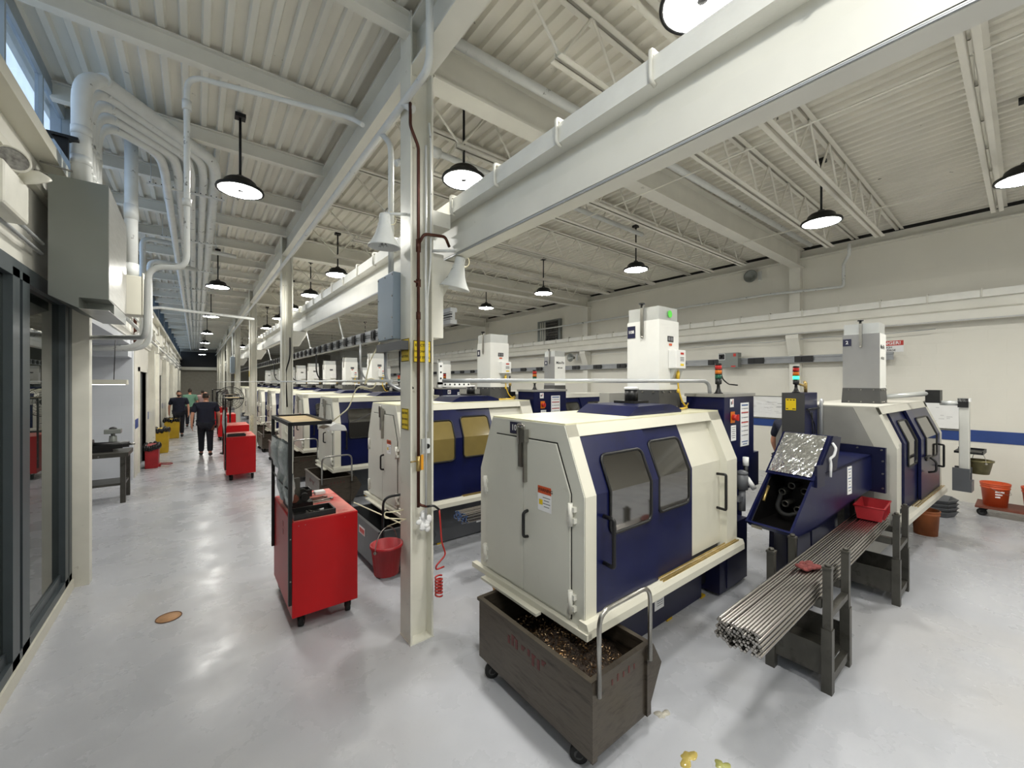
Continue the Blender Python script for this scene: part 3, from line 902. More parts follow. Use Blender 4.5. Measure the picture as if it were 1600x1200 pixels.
TA.location = (1.85+1.63, 1.64+.52, 1.834)
for i, y in enumerate(mys[1:]):
    copy_tree(TA, (1.85+1.66, y+.62, 1.834), label=tl[i+1] if i+1 < len(tl) else 'distant white mist collector far down the aisle row', kids=TK, skip=() if i < 4 else ('bolt_head', 'power_cord', 'red_sticker', 'box_markings', 'duct_wedge'))
plate(TA, 'number_plate', (.004, .315, .77), .09, .12, 'x-', NUMP, [], [('108', .045, 0, 0, WHT)], .004)
o2 = [o for o in bpy.data.objects if o.get('label') == tl[1]][0]
plate(o2, 'number_plate', (.004, .32, .72), .08, .1, 'x-', NUMP, [(0, 0, .03, .05, WHT)], [], .004)
m = MB(); m.cyl((.19, .0035, .935), (.19, .0, .935), .036, n=20)
m.build('green_sticker', mat('green_sticker', (90, 220, 70), .4), TA)

# ------------------------------------------------------------------ right row: machine with the bar chute
def machine_B():
    t = thing('screw_machine', 'grey ended machine at right with narrow navy doors and a blue bar chute', 'machine', (5.74, .83, 0), math.radians(-2.4))
    L = 2.45
    enclosure(t, L, .12, .1, CREAMG, GREYM, CREAMG)
    m = MB(); m.prism([(0.18, .6), (.18, 1.40), (.36, 1.822), (.958, 1.822), (1.125, 1.40), (1.125, .6)], 'x', -.012, 0)
    m.build('end_panel', GREYM, t)
    m = MB(); bent(m, .12, .62, .07, th=.03); d = m.build('fixed_panel', CREAMG, t)
    m = MB(); bent(m, .58, 1.25, .045, th=.03); d = m.build('sliding_door', NAVY, t); pane(d, .72, 1.15, 1.12, 1.64, .038, PANE)
    m = MB(); bent(m, 1.2, 2.36, .006, th=.03); d = m.build('sliding_door', NAVY, t); pane(d, 1.42, 2.1, 1.12, 1.64, -.001, PANE)
    grip(d, [(2.22, .005, .96), (2.22, -.05, .955), (2.22, -.05, 1.25), (2.22, .005, 1.255)], .013, .015)
    m = MB(); m.box(.1, .3, .02, 2.3, 1.05, .6); m.build('base', GREYM, t)
        # control arm hanging out at the front right
    m = MB(); m.tube([(1.2, .42, 1.9), (1.55, -.02, 1.96)], .032, n=10); m.build('control_arm', CLEARC, t)
    m = MB(); m.box(1.5, -.11, 1.84, 1.66, .02, 2.0); m.tube([(1.6, -.1, 1.84), (1.68, -.26, 1.84)], .03, n=10, mi=1); m.box(1.64, -.33, 1.79, 1.74, -.24, 1.9)
    m.build('arm_elbow', [BLACK, CLEARC], t)
    m = MB(); m.prism([(1.65, -.335), (1.76, -.335), (1.76, -.25), (1.65, -.25)], 'z', .98, 1.86); m.build('control_post', mat('control_post_grey', (196, 196, 190), .4), t, bevel=.008)
    m = MB(); m.box(1.64, -.345, 1.86, 1.77, -.24, 1.9); m.cyl((1.76, -.30, 1.88), (1.9, -.30, 1.88), .012, n=8); m.build('post_cap', WHT, t)
    m = MB(); m.box(1.6, -.36, .77, 1.80, -.2, .9); m.box(1.6, -.345, .9, 1.625, -.2, 1.05); m.box(1.775, -.345, .9, 1.80, -.2, 1.05)
    m.build('control_housing', SLATE, t)
    m = MB(); m.box(1.72, -.44, 1.22, 2.05, -.2, 1.245); m.box(1.72, -.44, 1.245, 2.05, -.43, 1.265); m.box(2.04, -.44, 1.245, 2.05, -.2, 1.265)
    m.build('tool_tray', BLACKM, t)
    m = MB(); m.box(1.24, -.04, 1.17, 1.5, -.012, 1.19); m.tube([(1.42, -.03, 1.17), (1.42, -.09, 1.12), (1.42, -.09, 1.0), (1.42, -.02, .98)], .012, n=8, bend=.03)
    m.build('door_handle', BLACK, t)
    return t
MB1 = machine_B(); BK = KIDS(MB1)
MB1['group'] = 'machines along the right wall'
bl = ['machine of the right row seen over the nearest machine, behind its tower', 'machine of the right row with small navy windows, left of the near tower', 'distant machine of the right row', 'distant machine of the right row', 'distant machine of the right row']
bys = [3.5, 6.2, 8.9, 11.7, 14.4, 17.2, 20.]
for i, y in enumerate(bys):
    copy_tree(MB1, (5.74, y, 0), 0, label=bl[min(i, 4)], kids=BK, skip=('control_arm', 'arm_elbow', 'control_post', 'post_cap', 'control_housing', 'tool_tray', 'door_handle', 'oily_track', 'rail_end'))
TB = collector(True)
tbk = KIDS(TB)
TB.location = (6.58, 1.10, 1.834); TB['label'] = 'grey and white mist collector tower numbered 2 by the right wall'; TB['group'] = 'mist collectors by the right wall'
for i, y in enumerate(bys):
    o = copy_tree(TB, (6.6, y+.6, 1.834), label=['grey and white mist collector hidden behind the near white tower', 'grey and white lettered mist collector left of the near white tower', 'distant grey and white mist collector by the right wall'][min(i, 2)], kids=tbk, skip=('bolt_head', 'power_cord', 'gauge', 'red_sticker', 'box_markings', 'control_box', 'duct_wedge'))
    b = MB(); letters(b, 'Mist-Fit', .085, (.18, .0035, .72), 'y-', 0, bold=.02); letters(b, 'MF-300', .05, (.18, .0035, .6), 'y-', 0, bold=.02)
    if i < 2: b.build('side_lettering', INK, o)
    plate(o, 'number_plate', (.003, .3, .72), .09, .1, 'x-', NUMP, [(0, 0, .03, .05, WHT)], [], .004)
plate(TB, 'number_plate', (.003, .32, .77), .085, .09, 'x-', NUMP, [], [('2', .06, 0, 0, WHT)], .004)
b = MB(); letters(b, 'Mist-Fit', .07, (.15, .0035, .7), 'y-', 0, bold=.02); letters(b, 'MF-300', .05, (.15, .0035, .56), 'y-', 0, bold=.02)
b.build('side_lettering', INK, TB)
for c in tbk:
    if c.name.startswith(('gauge', 'red_sticker', 'control_box', 'duct_wedge', 'power_cord')):
        for g in KIDS(c): bpy.data.objects.remove(g)
        bpy.data.objects.remove(c)

# ------------------------------------------------------------------ bar loading chute
def chute():
    t = thing('bar_chute', 'navy bar loading chute with a foil covered door, left of the grey machine', 'bar feeder', (5.645, 1.0, 0), -.113)
    y0, y1 = 0, .38
    S = [(-1.77, .84), (-1.36, 1.25), (0, 1.34), (0, .98), (-.5, .93), (-1.3, .80), (-1.70, .79)]
    m = MB()
    m.prism(S, 'y', y0, y0+.02); m.prism(S, 'y', y1-.02, y1)
    m.prism([(-1.36, 1.25), (0, 1.34), (0, 1.32), (-1.36, 1.23)], 'y', y0, y1); m.prism([(-1.77, .84), (-1.70, .79), (-1.3, .80), (-.5, .93), (-.5, .95), (-1.3, .82), (-1.69, .81), (-1.75, .85)], 'y', y0, y1)
    m.build('chute_body', NAVY, t)
    m = MB()
    T = [(-1.70, .835), (-1.36, 1.2), (-1.1, 1.22), (-1.1, .86), (-1.3, .83), (-1.66, .818)]
    m.prism(T, 'y', y0+.02, y0+.026); m.prism(T, 'y', y1-.026, y1-.02); m.box(-1.1, y0+.02, .84, -1.08, y1-.02, 1.25); m.prism([(-1.69, .81), (-1.3, .822), (-1.1, .86), (-1.1, .866), (-1.3, .828), (-1.69, .817)], 'y', y0+.02, y1-.02)
    m.build('chute_dark_sheet', INBLACK, t)  # black sheets added to darken the inside of the chute
    m = MB(); m.box(-.04, -.11, .95, -.005, .48, 1.42); f = m.build('flange', NAVYD, t)
    for yy, zz in ((-.08, 1.395), (.12, 1.395), (.32, 1.395), (-.09, 1.0), (-.09, 1.15), (-.09, 1.28)):
        m = MB(); m.cyl((-.04, yy, zz), (-.052, yy, zz), .009, n=8); m.build('flange_bolt', CHROME, f)
    A, B = (-1.40, 1.235), (-1.05, 1.605)
    m = MB(); m.prism([A, B, (-.9, 1.59), (-1.2, 1.255)], 'y', y0-.01, y1+.01)
    d = m.build('chute_door', NAVY, t)
    m = MB()
    N = 34; vs = []; fs = []
    rf = random.Random(12); nz = [(rf.uniform(8, 40), rf.uniform(4, 26), rf.uniform(0, 6)) for _ in range(9)]
    for i in range(N+1):
        for j in range(N+1):
            u = .05+.92*(i+rf.uniform(-.3, .3)*(0 < i < N))/N; v = (j+rf.uniform(-.3, .3)*(0 < j < N))/N
            e = .003+.0011*sum(abs(math.sin(p*u+q_*v+r_)) for p, q_, r_ in nz)+rf.uniform(0, .0022)
            vs.append((A[0]+(B[0]-A[0])*u-e*.7, y0+.012+(y1-y0-.024)*v, A[1]+(B[1]-A[1])*u+e*.7))
    for i in range(N):
        for j in range(N):
            k = i*(N+1)+j
            fs += [(k, k+1, k+N+2), (k, k+N+2, k+N+1)] if rf.random() < .5 else [(k, k+1, k+N+1), (k+1, k+N+2, k+N+1)]
    m.add(vs, fs, 0, False); m.build('foil_cover', FOIL, d)
    m = MB(); m.box(-1.36, y0-.022, 1.17, -1.2, y0, 1.36); m.prism([(-1.3, 1.3), (-1.02, 1.6), (-.86, 1.58), (-.96, 1.28)], 'y', y0-.02, y0-.01)
    m.build('hinge_post', NAVYD, t)
    m = MB(); m.tube([(-1.06, y0-.025, 1.54), (-1.08, y0-.06, 1.5), (-1.1, y0-.05, 1.43), (-1.14, y0-.035, 1.41), (-1.12, y0-.035, 1.36), (-1.13, y0-.035, 1.24)], .011, n=7, bend=.02)
    m.build('tie_rag', PAPER, t)
    m = MB(); m.box(-1.375, y0+.15, 1.235, -1.365, y0+.24, 1.26); m.build('maker_plate', CHROME, t)
    plate(t, 'notice_strip', (-.62, y0-.002, 1.14), .10, .27, 'y-', PAPER, [(0, .11-.03*i, .07-.02*(i % 3), .008, INKB if i % 3 == 0 else INKG) for i in range(8)])
    cx, cy, cz = -1.2, (y0+y1)/2, 1.02
    m = MB(); m.cyl((cx+.06, cy, cz), (cx+.08, cy, cz), .165, n=24)
    m.build('spindle_carrier', BLACKM, t)
    for k in range(6):
        a = 2*PI*k/6+.3
        q = MB(); p = (cx, cy+.11*math.cos(a), cz+.11*math.sin(a))
        q.cyl((p[0]+.06, p[1], p[2]), (p[0]-.08, p[1], p[2]), .03, n=14, cap=False); q.tube([(p[0]-.08, p[1]+.027*math.cos(2*PI*j/12), p[2]+.027*math.sin(2*PI*j/12)) for j in range(12)], .007, n=6, closed=True)
        q.build('spindle_tube', RACKM, t)
    m = MB(); m.tube([(-1.2, y0+.06, .9), (-1.4, y0+.09, .93), (-1.46, cy, .88), (-1.4, y1-.09, .92), (-1.2, y1-.06, 1.08)], .02, n=8, bend=.06); m.build('hose', RUBBER, t)
    m = MB(); m.tube([(-1.44, y1-.04, 1.12), (-1.5, y1-.045, 1.06), (-1.55, y1-.05, 1.0)], .012, n=8, bend=.03); m.build('brass_valve', BRASS, t)
    m = MB(); m.box(-1.742, y1-.13, .79, -1.738, y1-.04, .815); m.build('nose_label', CHROME, t)
    m = MB(); m.prism([(-1.42, .8), (-1.2, .8), (-1.14, 0), (-1.48, 0)], 'y', .1, .14); m.build('stand_leg', NAVYD, t)
    m = MB(); m.prism([(-1.42, .8), (-1.2, .8), (-1.16, 0), (-1.46, 0)], 'y', .3, .34); m.build('stand_leg', NAVYD, t)
    m = MB(); m.box(-1.0, .16, 0, -.12, .5, .85); m.build('chip_bin_housing', NAVYD, t)
    return t
CH = chute()

# cabinet standing behind the chute
t = thing('control_cabinet', 'narrow grey and navy control cabinet with lit green signal light, behind the foil door', 'cabinet', (5.26, 1.5, 0))
m = MB(); m.box(0, 0, 0, .43, .21, 1.98); m.add([(-.002, 0, 0), (-.002, .22, 0), (-.002, .22, 1.98), (-.002, 0, 1.98)], [(0, 1, 2, 3)], 1)
m.build('cabinet_body', [NAVY, DKGREY], t, bevel=.004)
plate(t, 'yellow_tag', (-.004, .13, 1.85), .1, .13, 'x-', YELLOW, [(-.03, .05, .02, .01, INK), (.0, .05, .02, .01, INK), (.03, .05, .02, .01, INK), (-.035, -.05, .02, .01, INK), (.03, -.05, .03, .01, INK)])
signal(t, .06, .1, 1.98, True)
m = MB(); m.tube([(.38, .1, 1.98), (.38, .1, 2.08), (.42, .12, 2.1)], .018, n=8); m.tube([(.1, .12, 2.09), (.3, .1, 2.06), (.38, .1, 2.05)], .012, n=6); m.build('pressure_valve', BRASS, t)
m = MB(); m.tube([(.1, -.012, 1.78), (.3, -.015, 1.6), (.26, -.015, 1.35)], .006, n=6, bend=.06); m.tube([(.2, -.012, 1.76), (.24, -.015, 1.35)], .006, n=6); m.tube([(.02, -.015, 1.8), (.43, -.015, 1.8)], .01, n=6); m.build('cables', BLACK, t)
m = MB(); m.tube([(.455, -.03, 1.4), (.455, -.03, 1.85), (.5, -.02, 1.9), (.6, .0, 1.86)], .018, n=8, bend=.06); m.build('conduit', CABLEG, t)
m = MB()
for i in range(14): m.ball((.42+random.uniform(-.05, .04), -.05+random.uniform(-.04, .04), 1.36+random.uniform(-.08, .1)), random.uniform(.012, .03), 7, 5)
m.build('valve_cluster', BLACKM, t)
# ================================================================== CHIP TUBS
def caster(par, x, y, top, r=.055, w=.03, ang=0.0, name='caster'):
    m = MB()
    m.box(-.04, -.04, top-.008, .04, .04, top)
    m.prism([(-.03, top-.008), (.03, top-.008), (.05, r-.01), (.02, r-.01)], 'y', w/2+.002, w/2+.007)
    m.prism([(-.03, top-.008), (.03, top-.008), (.05, r-.01), (.02, r-.01)], 'y', -w/2-.007, -w/2-.002)
    R = Matrix.Rotation(ang, 4, 'Z')
    m.xf(Matrix.Translation((x, y, 0)) @ R)
    c = m.build(name, BLACKM, par)
    q = MB(); q.cyl((.035, -w/2, r), (.035, w/2, r), r, n=20); q.cyl((.035, -w/2-.003, r), (.035, w/2+.003, r), r*.5, n=14, mi=1)
    q.xf(Matrix.Translation((x, y, 0)) @ R)
    q.build('wheel', [RUBBER, DKGREY], c)
    return c
def tub(label, loc, body=TUBM, marks=True, rz=0):
    """local: x 0..W, y 0..D; handle on the y=0 end, spout on the +x side"""
    W, D, H0, H1, T = .52, 1.05, .115, .535, .012
    t = thing('chip_tub', label, 'chip tub', loc, rz, 'chip tubs under the machines')
    m = MB()
    m.box(0, 0, H0, T, D, H1); m.box(W-T, 0, H0, W, D, H1); m.box(T, 0, H0, W-T, T, H1); m.box(T, D-T, H0, W-T, D, H1)
    m.box(T, T, H0, W-T, D-T, H0+.015)
    m.box(-.012, -.012, H1-.015, .02, D+.012, H1+.006); m.box(W-.02, -.012, H1-.015, W+.012, D+.012, H1+.006)
    m.box(.02, -.012, H1-.015, W-.02, .02, H1+.006); m.box(.02, D-.02, H1-.015, W-.02, D+.012, H1+.006)
    m.box(-.004, -.015, H0, .035, .0, H1); m.box(W-.035, -.015, H0, W+.004, 0, H1)
    m.build('tub_body', body, t)
    m = MB(); m.tube([(.03, -.03, .46), (.03, -.03, .9), (W-.03, -.03, .9), (W-.03, -.03, .46)], .013, n=10, bend=.09)
    m.build('handle', CHROME if body is TUBM else BLACKM, t)
    m = MB(); m.prism([(W, .22), (W, .53), (W+.06, .51), (W+.15, .36), (W+.13, .35), (W+.05, .49)], 'y', .03, .04)
    m.prism([(W, .12), (W, .53), (W+.05, .51), (W+.14, .36)], 'y', .0, .02)
    m.prism([(W, .2), (W, .5), (W+.05, .49), (W+.13, .36)], 'y', .34, .365); m.prism([(W, .2), (W+.01, .2), (W+.135, .36), (W+.125, .365)], 'y', .025, .34)
    m.build('tipping_bracket', body, t)
    for x, y, a in ((.07, .1, 2.2), (W-.07, .1, .6), (.07, D-.12, 2.6), (W-.07, D-.12, .3)): caster(t, x, y, H0, .05, .035, a)
    if marks:
        m = MB()
        # worn red stencil marks on the long side and the end
        rs = random.Random(3)
        for i, (yy, hh) in enumerate(((.70, .05), (.66, .07), (.62, .06), (.56, .03), (.50, .04), (.46, .07), (.41, .06), (.37, .03))):
            z = .42+rs.uniform(-.02, .02); m.box(-.0015, yy-.012, z-hh/2, 0, yy+.010, z+hh/2)
            if i % 2: m.box(-.0015, yy-.026, z+hh/2-.012, 0, yy-.012, z+hh/2)
        for i in range(5):
            xx = .17+i*.05; m.box(xx, -.0015, .44, xx+.012, 0, .47+.01*(i % 2))
        m.build('stencil_marks', mat('faded_red_stencil', (92, 42, 40), .6, var=.3, scale=30), t)
    return t
T1 = tub('brown steel tub on casters full of metal chips under the nearest machine', (1.62, 1.40, 0))
# chips
m = MB()
rc = random.Random(5)
N, K = 22, 12
def hz(u, v): return .345+.17*math.exp(-((u-.42)/.3)**2)*(1-.7*abs(v-.45))-.08*u
vs = [(.016+.488*j/K, .016+1.018*i/N, hz(i/N, j/K)+rc.uniform(-.012, .012)) for i in range(N+1) for j in range(K+1)]
fs = [(i*(K+1)+j, i*(K+1)+j+1, (i+1)*(K+1)+j+1, (i+1)*(K+1)+j) for i in range(N) for j in range(K)]
m.add(vs, fs, 0)
for i in range(4200):
    u, v = rc.random(), rc.random()
    c = Vector((.03+.46*v, .03+.99*u, hz(u, v)+rc.uniform(-.006, .012)))
    L = rc.uniform(.004, .012)
    a = Vector((rc.uniform(-1, 1), rc.uniform(-1, 1), rc.uniform(-.6, 1))).normalized()*L
    b = a.cross(Vector((rc.uniform(-1, 1), rc.uniform(-1, 1), rc.uniform(-1, 1)))).normalized()*L*.45
    m.add([c-a, c-b, c+a, c+b+Vector((0, 0, L*.5))], [(0, 1, 2), (0, 2, 3)], 2 if rc.random() < (.28 if v < .2 else .06) else 1)
o = m.build('metal_chips', [CHIPB, CHIP, CHIPL]); o.location = (1.62, 1.40, 0)
tag(o, 'heap of dark metal chips filling the nearest brown tub', 'metal chips', kind='stuff')

T2 = tub('black tub with a white sticker under the second machine, beside the red cart', (1.50, 4.15, 0), TUBBLK, False)
plate(T2, 'sticker', (-.001, .55, .40), .2, .085, 'x-', PAPER, [(0, 0, .17, .045, INKR), (0, -.03, .17, .008, INKR)], th=.002)
plate(T2, 'end_sticker', (.32, -.002, .42), .12, .1, 'y-', INKR, [(0, 0, .05, .05, PAPER)], th=.002)
T3 = tub('rusty tub with a bright handle under the third machine, behind the red cart', (1.55, 6.95, 0))
mrow = [(1.55, 9.35), (1.55, 11.6), (1.55, 14.0), (1.55, 16.5)]
for i, (x, y) in enumerate(mrow):
    copy_tree(T3, (x, y, 0), label=['dark brown tub with red marks, left of the third machine tub', 'distant brown tub at the end of the machine past the second column', 'distant brown tub far down the aisle row', 'distant brown tub far down the aisle row'][i])
m = MB(); m.cyl((1.53, 5.1, .62), (1.85, 4.2, .5), .008, n=8)
tag(m.build('cream_rod', CABLEW), 'thin cream rod lying across the black tub', 'rod')

# pails left of the nearest tub
def pail(name, label, cat, loc, r0, r1, h, m_, rim=.008, bail=None, group=None, inner=None, bailm=CHROME, up=True, ribs=()):
    t = thing(name, label, cat, loc, 0, group)
    q = MB(); pr = [(0, 0), (r0, 0)]
    for zz in ribs: rr = r0+(r1-r0)*zz; pr += [(rr, h*zz-.012), (rr+rim, h*zz-.008), (rr+rim, h*zz+.008), (rr, h*zz+.012)]
    pr += [(r1, h-.02), (r1+rim, h-.02), (r1+rim, h), (r1-.004, h), (r0-.004, .012), (0, .012)]
    q.lathe(pr, n=28, cap=False); q.build('pail_body', m_, t)
    if inner: q = MB(); q.lathe([(0, h*.55), (r0+(r1-r0)*.55-.006, h*.55)], n=24, cap=False); q.build('contents', inner, t)
    if bail:
        q = MB()
        pts = [((r1+rim)*math.cos(a), 0, h-.03+bail*math.sin(a)) for a in [PI*k/14 for k in range(15)]]
        R = Matrix.Rotation(.5, 4, 'Z')
        q.tube(pts, .0035, n=6); q.cyl((r1+rim-.004, 0, h-.03), (r1+rim+.008, 0, h-.03), .012, n=10); q.cyl((-r1-rim+.004, 0, h-.03), (-r1-rim-.008, 0, h-.03), .012, n=10)
        q.xf(R); q.build('bail', bailm, t)
    return t
HB = pail('red_bucket', 'red bucket hanging from the nearest white column', 'bucket', (1.205, 3.17, .57), .095, .118, .235, REDD, .01, .16, None, TUBIN)
m = MB(); m.tube([(1.345, 3.16, 1.05), (1.24, 3.16, 1.05), (1.2, 3.2, 1.05), (1.2, 3.2, 1.0), (1.34, 3.1, .99)], .005, n=6, bend=.02); m.tube([(1.34, 3.1, .99), (1.21, 3.17, .94)], .003, n=5)
tag(m.build('wire_hook', CABLEW), 'cream wire hook tied round the nearest column above the red bucket', 'hook')
pail('floor_pail', 'yellowish pail on the floor behind the near corner of the brown tub', 'pail', (2.28, 3.0, 0), .11, .13, .3, mat('pail_tan', (176, 130, 62), .5, var=.15), ribs=(.7, .85))
m = MB(); m.prism([(-.04, 0), (.05, 0), (.06, .2), (.03, .26), (-.05, .22)], 'x', 0, .03)
o = m.build('brown_rag', RAG); o.location = (2.22, 3.0, .305); tag(o, 'brown rag draped on the yellowish pail', 'rag')

# ================================================================== BAR RACKS AND BARS
def rack(label, loc, w=.34):
    t = thing('bar_rack', label, 'bar rack', loc, 0, 'steel bar racks')
    for x in (0, .44):
        for y in (0, w):
            q = MB(); q.box(x-.03, y-.03, 0, x+.03, y+.03, .43); q.box(x-.024, y-.024, .43, x+.024, y+.024, .845); q.box(x-.028, y-.028, .835, x+.028, y+.028, .85); q.cyl((x, y, .85), (x, y, .868), .02, .016, n=10)
            q.build('upright', RACKM, t)
    for x in (0, .44):
        q = MB(); q.box(x-.006, .03, .1, x+.006, w-.03, .30); q.build('lower_panel', RACKM, t)
        q = MB(); q.box(x-.025, .03, .56, x+.025, w-.03, .62); q.build('crossbar', RACKM, t)
    for y in (0, w):
        q = MB(); q.box(.03, y-.02, .5, .41, y+.02, .54); q.build('side_rail', RACKM, t); q = MB(); q.box(.03, y-.02, .05, .41, y+.02, .11); q.build('side_rail', RACKM, t)
    q = MB(); q.box(0, .02, .12, .44, w-.02, .135); q.build('shelf', RACKM, t)
    return t
RA = rack('near steel rack with four square uprights carrying the bars', (3.37, .83, 0))
RK = KIDS(RA)
rack('far steel rack holding the bars beside the grey machine', (5.2, .755, 0), .415)
copy_tree(RA, (3.3, 3.55, 0), label='steel rack behind the nearest machine carrying blue tipped bars', kids=RK)
R_ = .0087
q = MB(); q.cyl((0, 0, 0), (3.22, 0, 0), R_, n=8, cap=False); q.cyl((.004, 0, 0), (0, 0, 0), R_, R_*.85, n=8, cap=False)
q.add([(0, R_*.86*math.cos(2*PI*k/8), R_*.86*math.sin(2*PI*k/8)) for k in range(8)], [tuple(range(8))], 1)
barm = q.mesh('steel_bar', [BARM, BAREND])
rb = random.Random(11)
ylo, yhi = .868, 1.128
nb = 0
def bars(y0, y1, z0, rows, xs, me, label, group, jit=.05):
    n = int((y1-y0)/(2*R_))
    for r in range(rows):
        for k in range(n-(r % 2)):
            if r >= rows-1 and rb.random() < .15: continue
            o = bpy.data.objects.new('steel_bar', me); COL.objects.link(o)
            o.location = (xs+rb.uniform(-jit, jit)*(1 if rb.random() < .25 else .35), y0+R_+(2*R_)*k+(R_ if r % 2 else 0), z0+R_+r*R_*1.76)
            o.rotation_euler = (rb.uniform(0, 3), 0, 0)
            tag(o, label, 'steel bar', group)
bars(ylo, yhi, .621, 8, 2.37, barm, 'long bright steel bar in the near bundle on the two racks', 'bright steel bars on the near racks')
q = MB(); q.cyl((0, 0, 0), (3.0, 0, 0), R_, n=6, cap=False); q.add([(0, R_*math.cos(2*PI*k/6), R_*math.sin(2*PI*k/6)) for k in range(6)], [tuple(range(6))], 1)
barb = q.mesh('steel_bar', [BARM, BARBLUE])
bars(3.60, 3.84, .621, 6, 2.22, barb, 'blue tipped steel bar in the bundle behind the nearest machine', 'blue tipped steel bars behind the nearest machine')
# open red crate on the bars and a rag
def crate(loc, rz):
    t = thing('parts_crate', 'small open red plastic crate sitting on the steel bars', 'crate', loc, rz)
    q = MB(); L, W, H = .42, .22, .13
    def ring(x, y, z): return [(-x, -y, z), (x, -y, z), (x, y, z), (-x, y, z)]
    a, b_, c, d = ring(L/2-.02, W/2-.02, 0), ring(L/2, W/2, H), ring(L/2-.006, W/2-.006, H), ring(L/2-.026, W/2-.026, .006)
    q.add(a+b_+c+d, [(0, 1, 2, 3), (12, 13, 14, 15)]+[(i, (i+1) % 4, 4+(i+1) % 4, 4+i) for i in range(4)]+[(4+i, 4+(i+1) % 4, 8+(i+1) % 4, 8+i) for i in range(4)]+[(8+i, 8+(i+1) % 4, 12+(i+1) % 4, 12+i) for i in range(4)])
    q.build('crate_body', REDD, t)
    q = MB(); q.tube([(-L/2-.004, -W/2-.004, H), (L/2+.004, -W/2-.004, H), (L/2+.004, W/2+.004, H), (-L/2-.004, W/2+.004, H)], .008, n=6, closed=True)
    q.build('crate_rim', REDD, t)
    q = MB()
    for k in range(5): q.box(-L/2+.05+k*.08, -W/2-.004, .02, -L/2+.058+k*.08, -W/2+.02, H-.01)
    q.build('side_ribs', REDD, t)
    return t
crate((5.36, .955, .752), .05)
q = MB()
for k in range(16): q.ball((rb.uniform(-.07, .07), rb.uniform(-.045, .045), .014+rb.uniform(-.002, .008)), (rb.uniform(.02, .045), rb.uniform(.015, .03), .014), 9, 6)
o = q.build('shop_rag', RAG); o.location = (3.5, .97, .748); tag(o, 'crumpled dark red rag lying on the steel bars', 'rag')

# ================================================================== RED TOOL CARTS
def cart(label, loc, full=True):
    t = thing('tool_cart', label, 'tool cart', loc, 0, 'red tool carts in the aisle')
    W, D, Z0, Z1 = .53, .98, .14, .935
    q = MB(); q.box(0, 0, Z0, W, D, Z1); q.build('cart_body', REDC, t, bevel=.006)
    q = MB(); q.box(.015, .015, Z1, W-.01, D-.01, Z1+.004); q.build('top_liner', PINKTOP, t)
    q = MB(); s = .014
    for y in (.02, D-.03): q.box(-.025, y-s, .25 if y < .5 else .45, .003, y+s, 1.76)
    q.box(-.025, .006, 1.735, .003, D-.016, 1.765)
    for y in (.006, D-.044): q.box(0, y, 1.735, .30, y+.028, 1.765)
    q.box(.28, .006, 1.735, .308, D-.016, 1.765)
    for zz, rr in ((1.56, .006), (1.2, .006)): q.tube([(-.012, .02, zz), (-.016, D/2, zz-.015), (-.012, D-.03, zz)], rr, n=6)
    q.build('overhead_frame', BLACKM, t)
    q = MB(); q.box(.02, .03, 1.738, .285, D-.04, 1.75); q.build('frame_shelf', WOOD, t)
    for x, y, a in ((.08, .09, 1.2), (W-.06, .09, 1.4), (.08, D-.09, 1.9), (W-.06, D-.09, 1.7)): caster(t, x, y, Z0, .055, .04, a)
    q = MB()
    for zz in (.72, .79): q.box(-.002, .42, zz, 0, .46, zz+.045)
    q.build('slot_vents', REDD, t)
    q = MB()
    for zz in (.45, .8): q.cyl((-.011, .006, zz), (-.011, .004, zz), .006, n=8)
    for xx in (.05, .1, .42): q.cyl((xx, 0, .9), (xx, -.002, .9), .003, n=6)
    q.build('screws', CHROME, t)
    return t
C1 = cart('nearest red tool cart with tall black frame', (.625, 3.74, 0))
CK = KIDS(C1)
def on_cart(cx, cy, k):
    """the loose things on one cart, all standing on its top"""
    z = .94
    where = ['nearest red cart', 'second red cart', 'third red cart'][k]
    t = thing('parts_tray', 'shallow black tray of small bright parts at the corner of the %s' % where, 'tray', (cx+.02, cy+.03, z))
    q = MB(); a, b = .33, .22
    q.box(0, 0, 0, a, b, .005)
    for bx in ((0, 0, a, .012), (0, b-.012, a, b), (0, .012, .012, b-.012), (a-.012, .012, a, b-.012)): q.box(bx[0], bx[1], 0, bx[2], bx[3], .045)
    q.build('tray_body', BLACK, t)
    if k: return
    r = random.Random(2+k)
    for i in range(9):
        q = MB(); x, y, an, L = r.uniform(.05, .26), r.uniform(.04, .17), r.uniform(0, 3), r.uniform(.03, .09)
        d = Vector((math.cos(an), math.sin(an), 0))*L/2
        x = min(max(x, .02+abs(d.x)), a-.02-abs(d.x)); y = min(max(y, .02+abs(d.y)), b-.02-abs(d.y))
        q.cyl(Vector((x, y, .013))-d, Vector((x, y, .013))+d, .007, n=8)
        o = q.build('small_part', CHROME if i else PAPER); o.location = (cx+.02, cy+.03, z)
        tag(o, 'small bright machined part lying in the black tray', 'part', 'parts in the black tray')
on_cart(.625, 3.74, 0)
